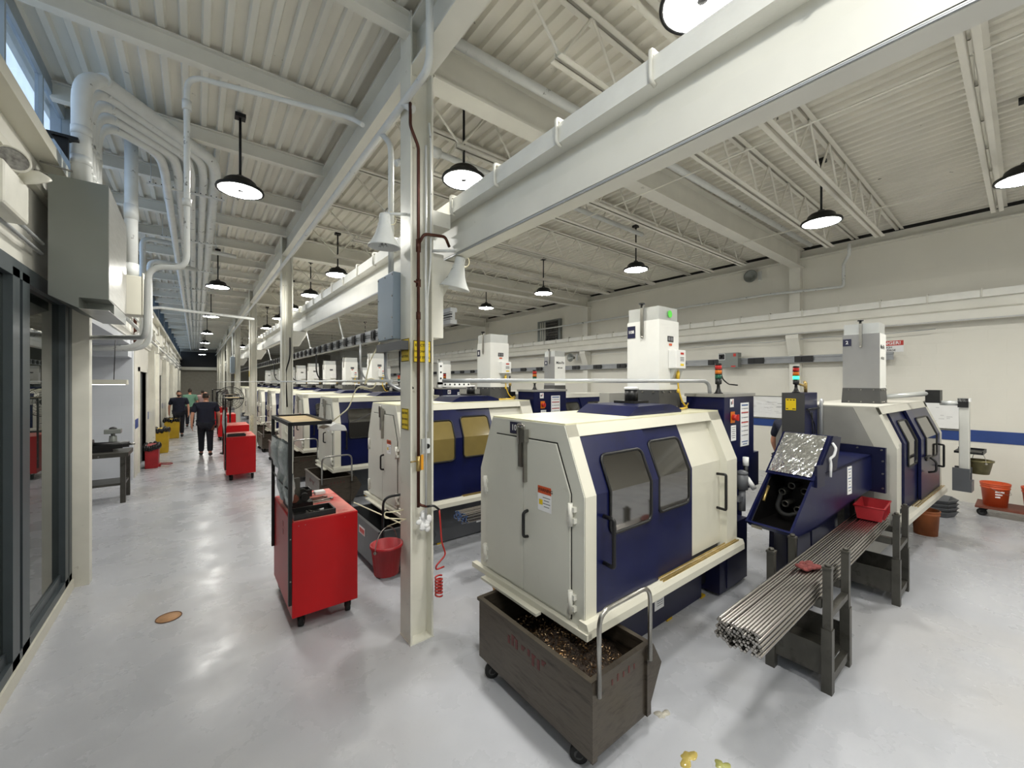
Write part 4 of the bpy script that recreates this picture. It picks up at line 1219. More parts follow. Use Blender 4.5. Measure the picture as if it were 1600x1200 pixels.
# fixtures and tools on the nearest cart
z0 = .94
t = thing('fixture_block', 'dark steel fixture with two round dies at the back of the nearest red cart', 'fixture', (.66, 4.1, z0))
q = MB(); q.box(0, 0, 0, .2, .3, .05); q.build('fixture_base', BLACKM, t)
q = MB(); q.box(.06, .1, .05, .11, .16, .26); q.build('fixture_post', RACKM, t)
for i, (x, y, rr) in enumerate(((.05, .05, .035), (.14, .05, .035), (.05, .23, .04), (.15, .22, .04))):
    q = MB(); q.cyl((x, y-.03, .09), (x, y+.03, .09), rr, n=16); q.build('round_die', RUBBER if i % 2 else mat('copper_die_%d' % i, (130, 80, 66), .4, .6), t)
t = thing('tool_box', 'small open black box at the back of the nearest red cart', 'box', (.69, 4.48, z0))
q = MB()
for bx in ((0, 0, 0, .24, .16, .01), (0, 0, .01, .24, .01, .07), (0, .15, .01, .24, .16, .07), (0, .01, .01, .01, .15, .07), (.23, .01, .01, .24, .15, .07)): q.box(*bx)
q.build('box_shell', BLACK, t)
q = MB(); q.cyl((.05, .08, .03), (.2, .09, .03), .018, n=10); q.build('collet', CHROME, t)
q = MB(); q.box(0, 0, 0, .16, .2, .004); o = q.build('shop_towel', mat('towel_grey', (186, 160, 150), .9, bump=.5)); o.location = (.88, 4.2, z0); tag(o, 'grey paper towel under the wrenches on the nearest red cart', 'towel')
for i, (x, y, a, L) in enumerate(((.9, 4.22, .15, .2), (.9, 4.28, .3, .17), (.9, 4.34, .1, .15))):
    q = MB(); q.cyl((0, 0, .008), (L, 0, .008), .006, n=8); q.cyl((L-.01, 0, .001), (L-.01, 0, .016), .016, n=12); q.cyl((.005, 0, .001), (.005, 0, .016), .013, n=12)
    o = q.build('wrench', CHROME if i == 0 else mat('tool_steel_%d' % i, (120, 84, 74), .4, .7)); o.location = (x-.03, y, z0+.004); o.rotation_euler = (0, 0, a)
    tag(o, ['bright wrench nearest the front on the grey towel', 'brown wrench in the middle of the grey towel', 'shortest brown wrench, rearmost on the grey towel'][i], 'wrench')
t = thing('hand_tool', 'white tool with a steel arm lying on the worn liner of the nearest red cart', 'tool', (.86, 4.48, z0)); 
q = MB(); q.box(.1, 0, 0, .2, .09, .035); q.build('tool_head', PAPER, t, bevel=.008)
q = MB(); q.cyl((.12, .04, .02), (.0, .06, .02), .007, n=8); q.build('tool_arm', CHROME, t)
# plastic wrapped garments hung on the frame bars
def bag(name, label, x, y0, y1, z0, z1, seed):
    r = random.Random(seed); q = MB(); N, K = 10, 8
    for side in (0, 1):
        vs = []
        for i in range(N+1):
            for j in range(K+1):
                u, v = i/N, j/K
                w = .012+.03*math.sin(PI*v)*math.sin(PI*min(1, u*1.1))+r.uniform(0, .008)
                nar = 1-.28*u
                y = (y0+y1)/2+(y1-y0)*(v-.5)*nar
                vs.append((x+(w if side else -w)*(.35 if j in (0, K) else 1), y+r.uniform(-.004, .004), z1+(z0-z1)*u))
        q.add(vs, [(i*(K+1)+j, i*(K+1)+j+1, (i+1)*(K+1)+j+1, (i+1)*(K+1)+j) for i in range(N) for j in range(K)], 0, True)
    return tag(q.build(name, PLASTICF), label, 'bag')
bag('plastic_bag', 'upper near clear plastic sleeve wrapped on the frame of the nearest red cart', .61, 3.80, 4.22, 1.30, 1.58, 1)
bag('plastic_bag', 'upper far clear plastic sleeve wrapped on the frame of the nearest red cart', .61, 4.24, 4.66, 1.30, 1.57, 2)
bag('plastic_bag', 'long near clear plastic sleeve hanging into the tools of the nearest red cart', .648, 3.88, 4.16, 1.02, 1.30, 3)
bag('plastic_bag', 'long far clear plastic sleeve hanging over the fixture of the nearest red cart', .648, 4.22, 4.5, 1.0, 1.31, 4)
# clip on lamp and cable over the cart
t = thing('task_lamp', 'white clip-on lamp shade at the frame corner of the nearest red cart', 'lamp', (.95, 3.86, 1.70))
q = MB(); q.prism([(-.06, -.02), (.05, .03), (.13, .0), (.15, -.05), (.02, -.04)], 'y', 0, .2); q.build('lamp_shade', WHT, t, bevel=.01)
q = MB(); q.ball((.0, .0, .045), .02, 10, 6); q.build('clamp', BLACK, t)
q = MB(); q.tube([(.97, 3.86, 1.745), (1.12, 3.88, 1.86), (1.17, 3.9, 2.0), (1.2, 3.86, 2.06), (1.32, 3.8, 2.03), (1.36, 3.82, 2.12), (1.28, 3.84, 2.14), (1.24, 3.82, 2.06), (1.28, 3.78, 2.3), (1.4, 3.65, 2.6)], .006, n=6, bend=.05)
tag(q.build('lamp_cable', CABLEW), 'looping cream cable rising from the clip-on lamp to the bus duct', 'cable')
copy_tree(C1, (.50, 10.35, 0), label='second red tool cart, beside the walking man seen from behind', kids=CK)
copy_tree(C1, (.62, 13.1, 0), label='third red tool cart, behind the walking man and before the fan', kids=CK)
on_cart(.50, 10.35, 1)
copy_tree(C1, (.62, 17.8, 0), label='fourth red tool cart, far down the aisle', kids=CK, skip=('screws', 'slot_vents'))
copy_tree(C1, (.62, 22.8, 0), label='farthest red tool cart down the aisle', kids=CK, skip=('screws', 'slot_vents'))
bag('plastic_bag', 'pale plastic sleeve hanging on the frame of the second red cart', .488, 10.45, 10.8, 1.0, 1.5, 7)

# ================================================================== NEAR COLUMN FITTINGS
xc, yc = 1.443, ROWS[0]
q = MB(); q.tube([(1.33, 2.995, 4.3), (1.33, 2.995, 4.12), (1.40, 2.998, 3.98), (1.40, 2.998, 1.1)], .013, n=10, bend=.03); q.tube([(1.40, 2.998, 3.2), (1.43, 2.96, 3.28), (1.62, 2.96, 3.3), (1.68, 3.0, 3.24)], .013, n=8, bend=.03)
q.cyl((1.40, 2.998, 3.14), (1.40, 2.998, 3.24), .02, n=10); q.cyl((1.40, 2.998, 2.86), (1.40, 2.998, 2.92), .02, n=10); q.cyl((1.40, 2.998, 2.6), (1.40, 2.998, 2.66), .018, n=10); q.tube([(1.40, 2.998, 2.89), (1.35, 2.96, 2.89)], .008, n=6)
tag(q.build('air_pipe', COPPER), 'brown pipe running down the front of the nearest white column', 'pipe')
t = thing('shutoff_valve', 'valve with yellow lever low on the brown pipe of the nearest column', 'valve', (1.40, 2.998, 1.45))
q = MB(); q.cyl((0, 0, -.06), (0, 0, .06), .018, n=10); q.tube([(-.01, 0, .02), (-.07, -.01, .02)], .007, n=6); q.build('valve_body', BRASS, t)
q = MB(); q.box(.01, -.03, -.05, .03, -.018, .07); q.build('lever', mat('lever_yellow', (232, 160, 40), .4), t)
q = MB(); q.tube([(1.40, 2.998, 1.36), (1.40, 2.998, 1.12), (1.46, 2.97, 1.1)], .011, n=8, bend=.03); q.tube([(1.46, 2.97, 1.1), (1.52, 2.96, 1.1), (1.56, 2.95, 1.06)], .009, n=8, mi=1, bend=.02)
q.tube([(1.56, 2.95, 1.06), (1.57, 2.95, .95), (1.58, 2.95, .8), (1.62, 2.95, .68), (1.52, 2.93, .62), (1.53, 2.95, .58), (1.6, 2.94, .59)], .007, n=7, mi=2, bend=.03)
pts = [(1.545+.028*math.cos(a), 2.93+.028*math.sin(a), .53-.0042*a) for a in [PI*k/5 for k in range(60)]]
q.tube(pts, .007, n=6, mi=2)
tag(q.build('air_hose', [COPPER, BLACK, HOSER]), 'coiled red air hose hanging at the right of the nearest column', 'hose')
q = MB()
for k in range(14): q.ball((rb.uniform(-.04, .05), rb.uniform(-.01, .01), rb.uniform(-.07, .07)), (rb.uniform(.015, .035), .012, rb.uniform(.015, .04)), 8, 5)
o = q.build('tape_wrap', PAPER); o.location = (1.44, 3.0, .98); tag(o, 'crumpled white wrapping on the pipe end of the nearest column', 'wrap')
q = MB(); q.cyl((1.455, 2.975, 1.0), (1.455, 2.975, 4.0), .009, n=8); q.tube([(1.49, 2.99, 4.2), (1.5, 2.98, 4.05), (1.5, 2.98, 3.1), (1.47, 2.98, 2.75), (1.47, 2.98, 1.7)], .008, n=7, bend=.05)
tag(q.build('white_conduit', PIPEW), 'thin white conduits running down the recess of the nearest column', 'conduit')
t = thing('outlet_box', 'white outlet box low on the nearest column beside the yellow lever', 'outlet box', (1.47, 3.03, 1.58))
q = MB(); q.box(-.035, -.03, -.06, .035, .0, .06); q.build('box_body', PIPEW, t, bevel=.004)
q = MB(); q.cyl((0.01, -.03, 0), (.01, -.036, 0), .02, n=14); q.build('socket', BLACK, t)
def sign(x, y, z, w, h, f, lab):
    t = thing('warning_sign', lab, 'sign', (0, 0, 0))
    plate(t, 'sign_panel', (x, y, z), w, h, f, YELLOW, [(0, h/2-.003, w, .005, INK), (0, -h/2+.003, w, .005, INK), (w/2-.003, 0, .005, h, INK), (-w/2+.003, 0, .005, h, INK)], [('ELECTRIC', w*.19, 0, h*.28, INK), ('DISCONNECT', w*.155, 0, 0, INK), ('HOT STICK', w*.17, 0, -h*.28, INK)], .003)
sign(1.342, 3.12, 2.36, .15, .185, 'x-', 'yellow sign on the left flange of the nearest column, upper one')
sign(1.433, 3.0, 2.345, .15, .175, 'y-', 'yellow sign behind the brown pipe in the recess of the nearest column')
sign(1.342, 3.12, 1.80, .13, .17, 'x-', 'lower yellow sign on the left flange of the nearest column')
# junction boxes
t = thing('junction_box', 'big blue grey electrical box on the left of the nearest column', 'electrical box', (1.285, 3.235, 2.46))
q = MB(); q.box(0, 0, 0, .16, .36, .56); q.build("box_body", BOXBLUE, t, bevel=.006)
for y, z in [(y, z) for y in (.02, .18, .34) for z in (.02, .54)]+[(y, z) for z in (.18, .36) for y in (.02, .34)]:
    q = MB(); q.cyl((.002, y, z), (-.006, y, z), .007, n=8); q.build('cover_screw', CHROME, t)
q = MB(); q.box(-.01, -.2, -.1, .05, .36, -.03); q.build('cable_gutter', SLATE, t)
q = MB(); q.tube([(.05, .3, -.1), (.05, .3, -.35), (.1, .12, -.43), (.12, -.1, -.43)], .016, n=8, bend=.12); q.tube([(.08, .02, -.1), (.08, .02, -.3), (.11, -.12, -.42)], .022, n=8, bend=.12, mi=1); q.build('cable', [CABLEG, BLACK], t)
q = MB(); q.box(1.545, 3.03, 2.47, 1.64, 3.3, 3.0); q.box(1.56, 3.06, 3.0, 1.66, 3.25, 3.18)
tag(q.build('switch_box', STEELW), 'cream electrical boxes on the right flange of the nearest column', 'electrical box')
# horn loudspeakers
def horn(label, loc, tilt, az):
    t = thing('horn_speaker', label, 'loudspeaker', loc)
    R = Matrix.Rotation(az, 3, 'Z') @ Matrix.Rotation(tilt, 3, 'X')
    q = MB(); q.lathe([(0, .05), (.038, .045), (.043, .03), (.046, -.03), (.052, -.034), (.052, -.05), (.056, -.06), (.066, -.1), (.082, -.14), (.104, -.18), (.124, -.208), (.128, -.218), (.12, -.218), (.075, -.14), (.03, -.06), (0, -.06)], n=28, cap=False, M=R); q.build('horn', PIPEW, t)
    q = MB(); q.tube([R @ Vector((0, 0, .04)), (.02, -.01, .09), (.03, .03, .1)], .008, n=6); q.build('bracket', CHROME, t)
    q = MB(); q.tube([R @ Vector((.02, 0, .05)), (.06, .0, .085), (.1, 0, .03), (.08, 0, -.02), R @ Vector((.04, 0, -.03))], .004, n=6, bend=.03); q.build('speaker_wire', CABLEW, t)
    return t
horn('white horn loudspeaker on the left of the nearest column, above the blue grey box', (1.19, 3.17, 3.40), .05, 0)
horn('white horn loudspeaker on the right of the nearest column under the crane beam', (1.74, 2.93, 3.10), .22, .6)
q = MB(); q.tube([(1.19, 3.17, 3.45), (1.345, 3.1, 3.46)], .012, n=8); tag(q.build('speaker_arm', PIPEW), 'short white arm holding the left horn loudspeaker', 'bracket')
q = MB(); q.tube([(1.53, 3.02, 3.18), (1.75, 2.93, 3.2)], .012, n=8); tag(q.build('speaker_arm', PIPEW), 'short white arm holding the right horn loudspeaker', 'bracket')
# pipes at the column head
q = MB(); q.tube([(1.3, 2.6, DZ), (1.3, 2.6, 4.32), (1.3, 42, 4.32)], .028, n=12, bend=.12); q.tube([(1.3, 3.06, 4.32), (1.36, 3.0, 4.26)], .03, n=8)
tag(q.build('conduit_main', PIPEW), 'white conduit along the aisle beam that turns up beside the nearest column', 'pipe')
q = MB(); q.tube([(1.3, 3.55, 4.32), (1.34, 3.45, 4.2), (1.34, 3.42, 4.1), (1.34, 3.42, 3.02)], .024, n=10, bend=.06)
tag(q.build('conduit_drop', PIPEW), 'white conduit dropping into the blue grey box left of the nearest column', 'pipe')
q = MB(); q.tube([(1.25, 3.9, 4.55), (1.2, 4.13, 4.72), (-.06, 4.42, 4.72), (-.06, 4.42, 3.06), (-.31, 4.46, 3.06), (-.32, 4.48, 2.47), (-.96, 6.4, 2.59)], .022, n=10, bend=.13)
q.cyl((-.06, 4.42, 4.42), (-.06, 4.42, 4.5), .034, n=12); q.cyl((-.06, 4.42, 3.6), (-.06, 4.42, 3.66), .034, n=12)
tag(q.build('conduit_cross', PIPEW), 'white conduit crossing above the aisle and dropping beside the big bent pipes', 'pipe')
q = MB(); q.tube([(1.6, 2.9, 4.9), (9.8, 2.7, 4.88)], .045, n=10)
tag(q.build('roof_drain_pipe', PIPEW), 'thick white pipe crossing high along the girder from the nearest column', 'pipe')
q = MB(); q.tube([(1.62, 4.0, 4.35), (1.75, 4.0, 4.42), (1.85, 4.0, 4.62), (2.1, 4.0, 4.62), (6.0, 4.05, 4.62)], .035, n=10, bend=.08); q.cyl((2.02, 4.0, 4.62), (2.12, 4.0, 4.62), .055, n=10)
tag(q.build('sprinkler_pipe', PIPEW), 'white elbowed pipe above the lamp right of the nearest column', 'pipe')
# perforated strut and the conduit to the nearest machine's cabinet
q = MB(); q.box(1.56, 2.96, 2.08, 1.6, 2.99, 2.26); q.box(1.56, 2.96, 2.06, 1.86, 2.985, 2.1)
for k in range(6):
    q.cyl((1.62+.045*k, 2.962, 2.08), (1.62+.045*k, 2.958, 2.08), .008, n=8, mi=1)
for k in range(3): q.cyl((1.58, 2.962, 2.13+.05*k), (1.58, 2.958, 2.13+.05*k), .008, n=8, mi=1)
tag(q.build('strut_bracket', [WHT, INK]), 'white perforated strut bracket on the right of the nearest column', 'bracket')
q = MB(); q.tube([(1.58, 2.93, 2.11), (1.78, 2.75, 2.11), (2.4, 2.09, 2.11), (4.03, 1.99, 2.11), (4.09, 1.98, 2.07), (4.10, 1.98, 1.985)], .018, n=10, bend=.06)
tag(q.build('conduit_feed', CABLEG), 'grey conduit from the nearest column across to the navy cabinet of the nearest machine', 'pipe')
q = MB(); q.tube([(1.3, 3.3, 2.11), (1.3, 42, 2.11)], .012, n=8)
tag(q.build('conduit_low', PIPEW), 'thin white conduit running level past the columns over the machine ends', 'pipe')
# ------------------------------------------------------------------ bus ducts
def duct(name, label, x, z, y0, y1, step, s, pl=.13):
    t = thing(name, label, 'bus duct', (0, 0, 0))
    q = MB(); q.box(x, y0, z-.075, x+.07, y1, z-.035); q.box(x, y0, z+.035, x+.07, y1, z+.075); q.box(x+.02, y0, z-.035, x+.05, y1, z+.035)
    if s: 
        for k in range(3): q.box(x+.0, y0, z-.03+.025*k, x+.02, y1, z-.02+.025*k)
    q.build('duct_housing', mat('duct_grey_%d' % s, (150, 152, 154), .35, .4), t)
    yy = y0+.3; n = 0
    while yy < y1 and n < 60:
        q = MB(); q.box(x-.02, yy, z-.065, x+.02, yy+pl, z+.065); q.box(x-.03, yy+.02, z-.045, x-.02, yy+pl*.4, z+.045); q.box(x-.03, yy+pl*.6, z-.045, x-.02, yy+pl-.02, z+.045)
        q.build('plug_in_unit', BLACK, t); yy += step; n += 1
    return t
duct('bus_duct', 'grey bus duct with black plugs hung below the crane beam, left of the nearest column', 1.86, 2.72, 3.3, 36, .42, 1)
duct('bus_duct', 'grey bus duct with black plugs along the right wall behind the machines', XW-.24, 2.60, 1.55, 30, .95, 0, .34)
q = MB()
for i, y in enumerate((4.6, 6.9, 9.3, 12.2, 15.0)):
    q = MB(); q.cyl((1.9, y, 2.8), (1.82, y, 3.15), .01, n=6); q.cyl((1.9, y, 2.795), (1.9, y, 2.83), .02, n=8)
    tag(q.build('hanger_rod', PIPEW), ['white rod hanging the bus duct nearest the blue grey box', 'white hanger rod of the bus duct farther down the beam', 'white hanger rod of the bus duct farther down the beam', 'white hanger rod of the bus duct farther down the beam', 'white hanger rod of the bus duct farther down the beam'][i], 'rod', 'bus duct hangers')
for i, y in enumerate((5.9, 8.6, 11.3, 14)):
    q = MB(); q.tube([(1.86, y, 2.64), (1.86, y, 2.3), (1.95, y+.1, 2.14), (2.3, y+.3, 2.12), (3.4, y+1.1, 2.1)], .013, n=7, bend=.15)
    tag(q.build('drop_cable', CABLEG if i == 0 else BLACK), ['grey drop cable curving from the bus duct beside the nearest column', 'black drop cable curving from the bus duct, farther along the row', 'black drop cable curving from the bus duct, farther along the row', 'black drop cable curving from the bus duct, farther along the row'][i], 'cable', 'bus duct drop cables')
# wall disconnect boxes with small number tags
for i, (y, lab) in enumerate(((1.85, 'grey disconnect box on the wall bus duct, beside the grey collector tower'), (4.35, 'grey disconnect box on the wall bus duct, right of the near white tower'), (7.0, 'grey disconnect box on the wall bus duct, left of the near white tower'))):
    t = thing('disconnect_box', lab, 'electrical box', (XW-.42, y, 2.45), 0, 'wall disconnect boxes')
    q = MB(); q.box(0, -.1, 0, .2, .35, .36); q.build('box_body', BOXG, t, bevel=.005)
    plate(t, 'number_tag', (-.004, .27, .27), .16, .15, 'x-', PAPER, [(0, 0, .14, .13, INK), (0, 0, .04, .05, PAPER)], th=.003)
    plate(t, 'red_tag', (-.003, -.03, .3), .06, .07, 'x-', INKR); plate(t, 'red_tag', (-.003, .0, .03), .1, .03, 'x-', INKR)
    q = MB(); q.tube([(.05, .3, 0), (.05, .3, -.25), (-.05, .1, -.4), (-.5, -.3, -.42)], .016, n=7, bend=.12); q.build('flexible_cable', BLACK, t)
# ================================================================== RIGHT WALL AREA
x = XW
def board(name, lab, y0, y1, z0, z1, marks, frame=True):
    t = thing(name, lab, 'board', (0, 0, 0))
    plate(t, 'board_panel', (x, (y0+y1)/2, (z0+z1)/2), y1-y0, z1-z0, 'x-', WHT, marks, th=.012)
    q = MB(); q.box(x-.03, y0, z0-.02, x, y1, z0); q.box(x-.02, y0, z1, x, y1, z1+.015); q.build('board_edge', CHROME, t)
rm = random.Random(4)
def scr(n, w, h): return [(rm.uniform(-w/2, w/2), rm.uniform(-h/2, h/2), rm.uniform(.04, .2), .004, INKG) for _ in range(n)]
board('drawing_board', 'white board with pinned drawings on the wall behind the navy cabinet', 3.32, 4.3, 1.26, 1.76, [(-.1, -.02, .5, .35, PAPER)]+scr(26, .8, .3))
q = MB(); q.box(x-.008, 3.55, 1.1, x, 4.1, 1.45); tag(q.build('drawing_sheet', PAPER), 'pinned drawing sheet hanging below the left board', 'drawing')
board('drawing_board', 'white board with drawings behind the control arm at the far right', .72, 1.55, 1.26, 1.74, scr(18, .6, .3))
t = thing('danger_sign', 'small danger high voltage sign on the right wall beside the grey tower', 'sign', (0, 0, 0))
plate(t, 'sign_panel', (x, 1.66, 2.79), .44, .22, 'x-', PAPER, [(0, .062, .44, .095, INKR)], [('DANGER!', .085, 0, .062, PAPER), ('HIGH', .05, 0, -.02, INK), ('VOLTAGE', .05, 0, -.075, INK)], .004)
t = thing('vent_fan', 'wall vent fan with black grille high on the right wall', 'fan', (XW, 11.15, 4.02))
q = MB(); q.box(-.1, -.62, -.42, 0, .62, .42); q.build('fan_housing', BOXG, t)
q = MB(); q.box(-.12, -.5, -.36, -.1, .12, .36); q.build('dark_opening', INK, t)
q = MB()
for k in range(9): q.cyl((-.125, -.5+.077*k, -.36), (-.125, -.5+.077*k, .36), .006, n=5)
for k in range(8): q.cyl((-.125, -.5, -.36+.1*k), (-.125, .12, -.36+.1*k), .006, n=5)
q.build('wire_grille', CHROME, t)
q = MB()
for k in range(3): q.tube([(-.1, .2+.12*k, -.36), (-.11, .2+.12*k, .36)], .02, n=6)
q.build('louvre', STEELW, t)
for i, (y, z, lab) in enumerate(((4.05, 4.62, 'white horn loudspeaker high on the right wall left of the near wall column'), (9.75, 2.95, 'white horn loudspeaker on the wall column left of the near white tower'))):
    t = thing('wall_speaker', lab, 'loudspeaker', (XW-.03 if i == 0 else XW-.2, y, z))
    R = Matrix.Rotation(-PI/2, 3, 'Y')
    q = MB(); q.lathe([(.0, .0), (.05, .0), (.055, .08), (.13, .16), (.15, .19), (.13, .19), (.03, .08), (0, .08)], n=20, cap=False, M=R); q.build('horn', BOXG, t)
    q = MB(); q.box(-.02, -.17, -.1, .03, -.1, .12); q.build('mount', PIPEW, t)
q = MB(); q.tube([(9.65, 2.05, 4.7), (9.65, 2.05, 4.5), (10.4, 2.3, 4.5), (10.4, 2.3, 4.05), (10.4, 3.6, 4.12), (10.4, 42, 4.12)], .028, n=8, bend=.06)
tag(q.build('wall_pipe', PIPEW), 'white pipe along the upper right wall with an offset at its near end', 'pipe')
q = MB()
pts = [(XW-.2, 1+.9*k, 3.05+(-.035 if k % 2 else .0)) for k in range(30)]
q.tube(pts, .008, n=5)
tag(q.build('slack_cable', CABLEG), 'slack cable drooping under the wall crane beam', 'cable')
# orange buckets on a dolly
t = thing('bucket_dolly', 'low wheeled dolly carrying the orange buckets', 'dolly', (9.95, .22, 0))
q = MB(); q.box(-.28, -.75, .13, .28, .28, .16); q.build('deck', mat('dolly_deck', (112, 60, 44), .6, var=.2), t)
for a, c in ((-.2, .18), (.2, .18), (-.2, -.62), (.2, -.62)): caster(t, a, c, .13, .055, .035, 1.2)
for i, (dy, lab) in enumerate(((.08, 'orange bucket with faded lettering on the dolly, left one'), (-.33, 'orange bucket on the dolly, right one cut by the picture edge'))):
    p = pail('orange_bucket', lab, 'bucket', (9.88, .22+dy, .16), .125, .155, .36, ORANGE, .008, None, 'orange buckets on the dolly', None, ribs=(.8, .9))
    q = MB(); q.tube([(.16*math.cos(a), .16*math.sin(a), .3-.1*math.sin((a-PI*.9)*1.0)) for a in [PI*.9+PI*.9*k/12 for k in range(13)]], .003, n=5); q.build('bail', CHROME, p)
    if i == 0:
        q = MB(); rr = random.Random(8)
        for row, z in enumerate((.24, .2, .16)):
            for k in range(9-2*row):
                a = PI*1.02+k*.075; r = .125+.03*z/.36+.0015
                q.box(-.002, -.005, -.012, .001, .004, .006+rr.uniform(0, .008)); q.xf(Matrix.Translation((r*math.cos(a), r*math.sin(a), z)) @ Matrix.Rotation(a, 4, 'Z'), len(q.v)-8)
        q.build('faded_lettering', PAPER, p)
HB2 = pail('metal_bucket', 'small oily metal bucket hanging from the tray of the control post', 'bucket', (7.62, .36, .97), .085, .115, .17, mat('oily_bucket', (120, 112, 76), .35, .5, var=.3, scale=15), .012, .13, None, LIQ)
t = thing('pan_stack', 'stack of grey plastic pans on the floor past the grey machine', 'pans', (9.3, .95, 0))
for k in range(4):
    q = MB(); s = 1-.0*k; q.lathe([(.26, .06*k), (.3, .06*k+.075), (.31, .06*k+.08), (.31, .06*k+.09), (.29, .06*k+.09), (.25, .06*k+.01)], n=8, sm=False); q.build('pan', SLATE, t)
pail('rusty_bucket', 'rusty orange bucket on the floor under the grey machine end', 'bucket', (7.95, .86, 0), .12, .14, .34, mat('rusty_orange', (150, 84, 44), .6, var=.3), ribs=(.85,))
# floor marks
def puddle(lab, x, y, r, seed, m_=PUDY):
    r_ = random.Random(seed); q = MB(); n = 26
    ph = [r_.uniform(0, 6) for _ in range(4)]
    P = []
    for k in range(n):
        a = 2*PI*k/n; rr = r*(1+.35*math.sin(2*a+ph[0])+.25*math.sin(3*a+ph[1])+.12*math.sin(6*a+ph[2]))
        P.append((rr*math.cos(a), rr*math.sin(a)*.8, .0025))
    q.add([(0, 0, .003)]+P, [(0, 1+k, 1+(k+1) % n) for k in range(n)], 0, True)
    q.add([(p[0]*1.02, p[1]*1.02, .0002) for p in P]+P, [(k, (k+1) % n, n+(k+1) % n, n+k) for k in range(n)], 0, True)
    o = q.build('coolant_puddle', m_); o.location = (x, y, 0); tag(o, lab, 'puddle')
from_px = None
puddle('larger yellow coolant puddle on the floor between tub and bar rack', 2.16, 1.165, .05, 3)
puddle('smaller greenish coolant puddle nearest the bottom edge of the picture', 2.27, 1.03, .035, 5, mat('green_coolant', (170, 170, 104), .15))
puddle('faint dried splash on the floor beside the brown tub', 2.32, 1.42, .04, 9, mat('dried_splash', (176, 172, 160), .5, var=.2, scale=60))
t = thing('floor_drain', 'round brown cleanout cover set in the aisle floor', 'drain cover', (-.19, 4.72, 0))
q = MB(); q.lathe([(.0, .004), (.085, .004), (.092, .001)], n=32, cap=False); q.build('cover', DRAINM, t)
q = MB(); q.tube([(.09*math.cos(2*PI*k/32), .09*math.sin(2*PI*k/32), .003) for k in range(32)], .004, n=6, closed=True); q.build('ring', mat('drain_ring', (120, 84, 60), .5, .4), t)
# ================================================================== LEFT WALL FITTINGS
# grey box and the bundle of big pipes
t = thing('electrical_cabinet', 'large grey metal box hung high on the left wall under the bent pipes', 'electrical box', (-.93, 4.82, 2.71))
q = MB(); q.box(0, 0, .09, .345, 1.1, 1.06); q.box(.17, .3, 0, .345, 1.1, .09); q.prism([(0, .09), (.17, 0), (.17, .09)], 'y', .0, 1.1)
q.build('box_body', BOXG, t)
q = MB(); q.box(.345, .004, .1, .348, 1.096, 1.05); q.box(.17, .004, -.003, .345, 1.096, 0); q.build('steel_side', STAIN, t)
for k in range(5):
    r = .063 if k == 0 else .047
    y0 = 4.98+.155*k
    zt = 4.80-.03*k
    xe = .17-.125*k
    ye = 6.55-.02*k
    q = MB()
    q.tube([(-.77, y0, 3.77), (-.77, y0, zt), (xe, ye-.35, zt+.03), (xe+.03, ye, zt), (xe+.03, 41.5, zt)], r, n=16, bend=.30, seg=10)
    for zz in (3.95, 4.2): q.cyl((-.77, y0, zz), (-.77, y0, zz+.07), r+.004, n=16)
    q.cyl((-.66, y0+.12, zt+.002), (-.65, y0+.14, zt+.002), r+.004, n=14)
    tag(q.build('bent_pipe', PIPEW), ['thickest nearest white pipe rising from the grey box and bending along the aisle', 'second white bent pipe rising from the grey box', 'third white bent pipe rising from the grey box', 'fourth white bent pipe rising from the grey box', 'innermost white bent pipe rising from the grey box'][k], 'pipe', 'bent white pipes over the left wall')
for i, y in enumerate([7.0+2.4*k for k in range(12)]):
    q = MB(); q.box(-.5, y, 4.68-.02, .32, y+.035, 4.70-.02)
    for kk in range(14): q.cyl((-.47+.058*kk, y-.001, 4.69), (-.47+.058*kk, y-.002, 4.69), .008, n=6, mi=1)
    q.cyl((-.46, y+.02, 4.7), (-.46, y+.02, DZ), .005, n=5); q.cyl((.29, y+.02, 4.7), (.29, y+.02, DZ), .005, n=5)
    tag(q.build('pipe_hanger', [PIPEW, INK]), 'perforated strut hanger carrying the white pipes, nearest one' if i == 0 else 'perforated strut hanger under the white pipes farther along', 'hanger', 'pipe hangers')
q = MB(); q.tube([(-.58, 6.3, 5.0), (-.58, 6.3, 3.3)], .06, n=14); q.cyl((-.58, 6.3, 3.95), (-.58, 6.3, 4.12), .064, n=14); q.cyl((-.58, 6.3, 3.3), (-.58, 6.3, 3.45), .068, n=14)
tag(q.build('riser_pipe', PIPEW), 'white riser pipe entering the cream fitting right of the grey box', 'pipe')
q = MB(); q.box(-.70, 6.2, 2.86, -.48, 6.45, 3.3); q.box(-.48, 6.19, 2.86, -.465, 6.46, 3.34); q.box(-1.0, 6.3, 2.9, -.7, 6.4, 3.0); tag(q.build('pull_box', CREAM, bevel=.012), 'cream pull box below the white riser right of the grey box', 'electrical box')
for i, (x, y, z1, xe) in enumerate(((-.80, 10.4, 4.85, .7), (-.72, 10.7, 4.5, .0))):
    q = MB(); q.tube([(xe, y+.5, z1+.05), (x+.25, y+.1, z1+.02), (x, y, z1), (x, y, 2.75), (-1.6, y, 2.72)], .045, n=10, bend=.3)
    tag(q.build('conduit_bend', PIPEW), ['upper white conduit curving from the left wall over the aisle', 'lower white conduit curving from the left wall over the aisle'][i], 'pipe')
q = MB(); q.tube([(1.3, 13.6, 3.9), (-.7, 12.6, 3.86), (-.9, 12.6, 3.8), (-.9, 12.6, 3.0)], .035, n=8, bend=.12); tag(q.build('conduit_bend', PIPEW), 'distant white conduit arching from the left wall by the windows', 'pipe')
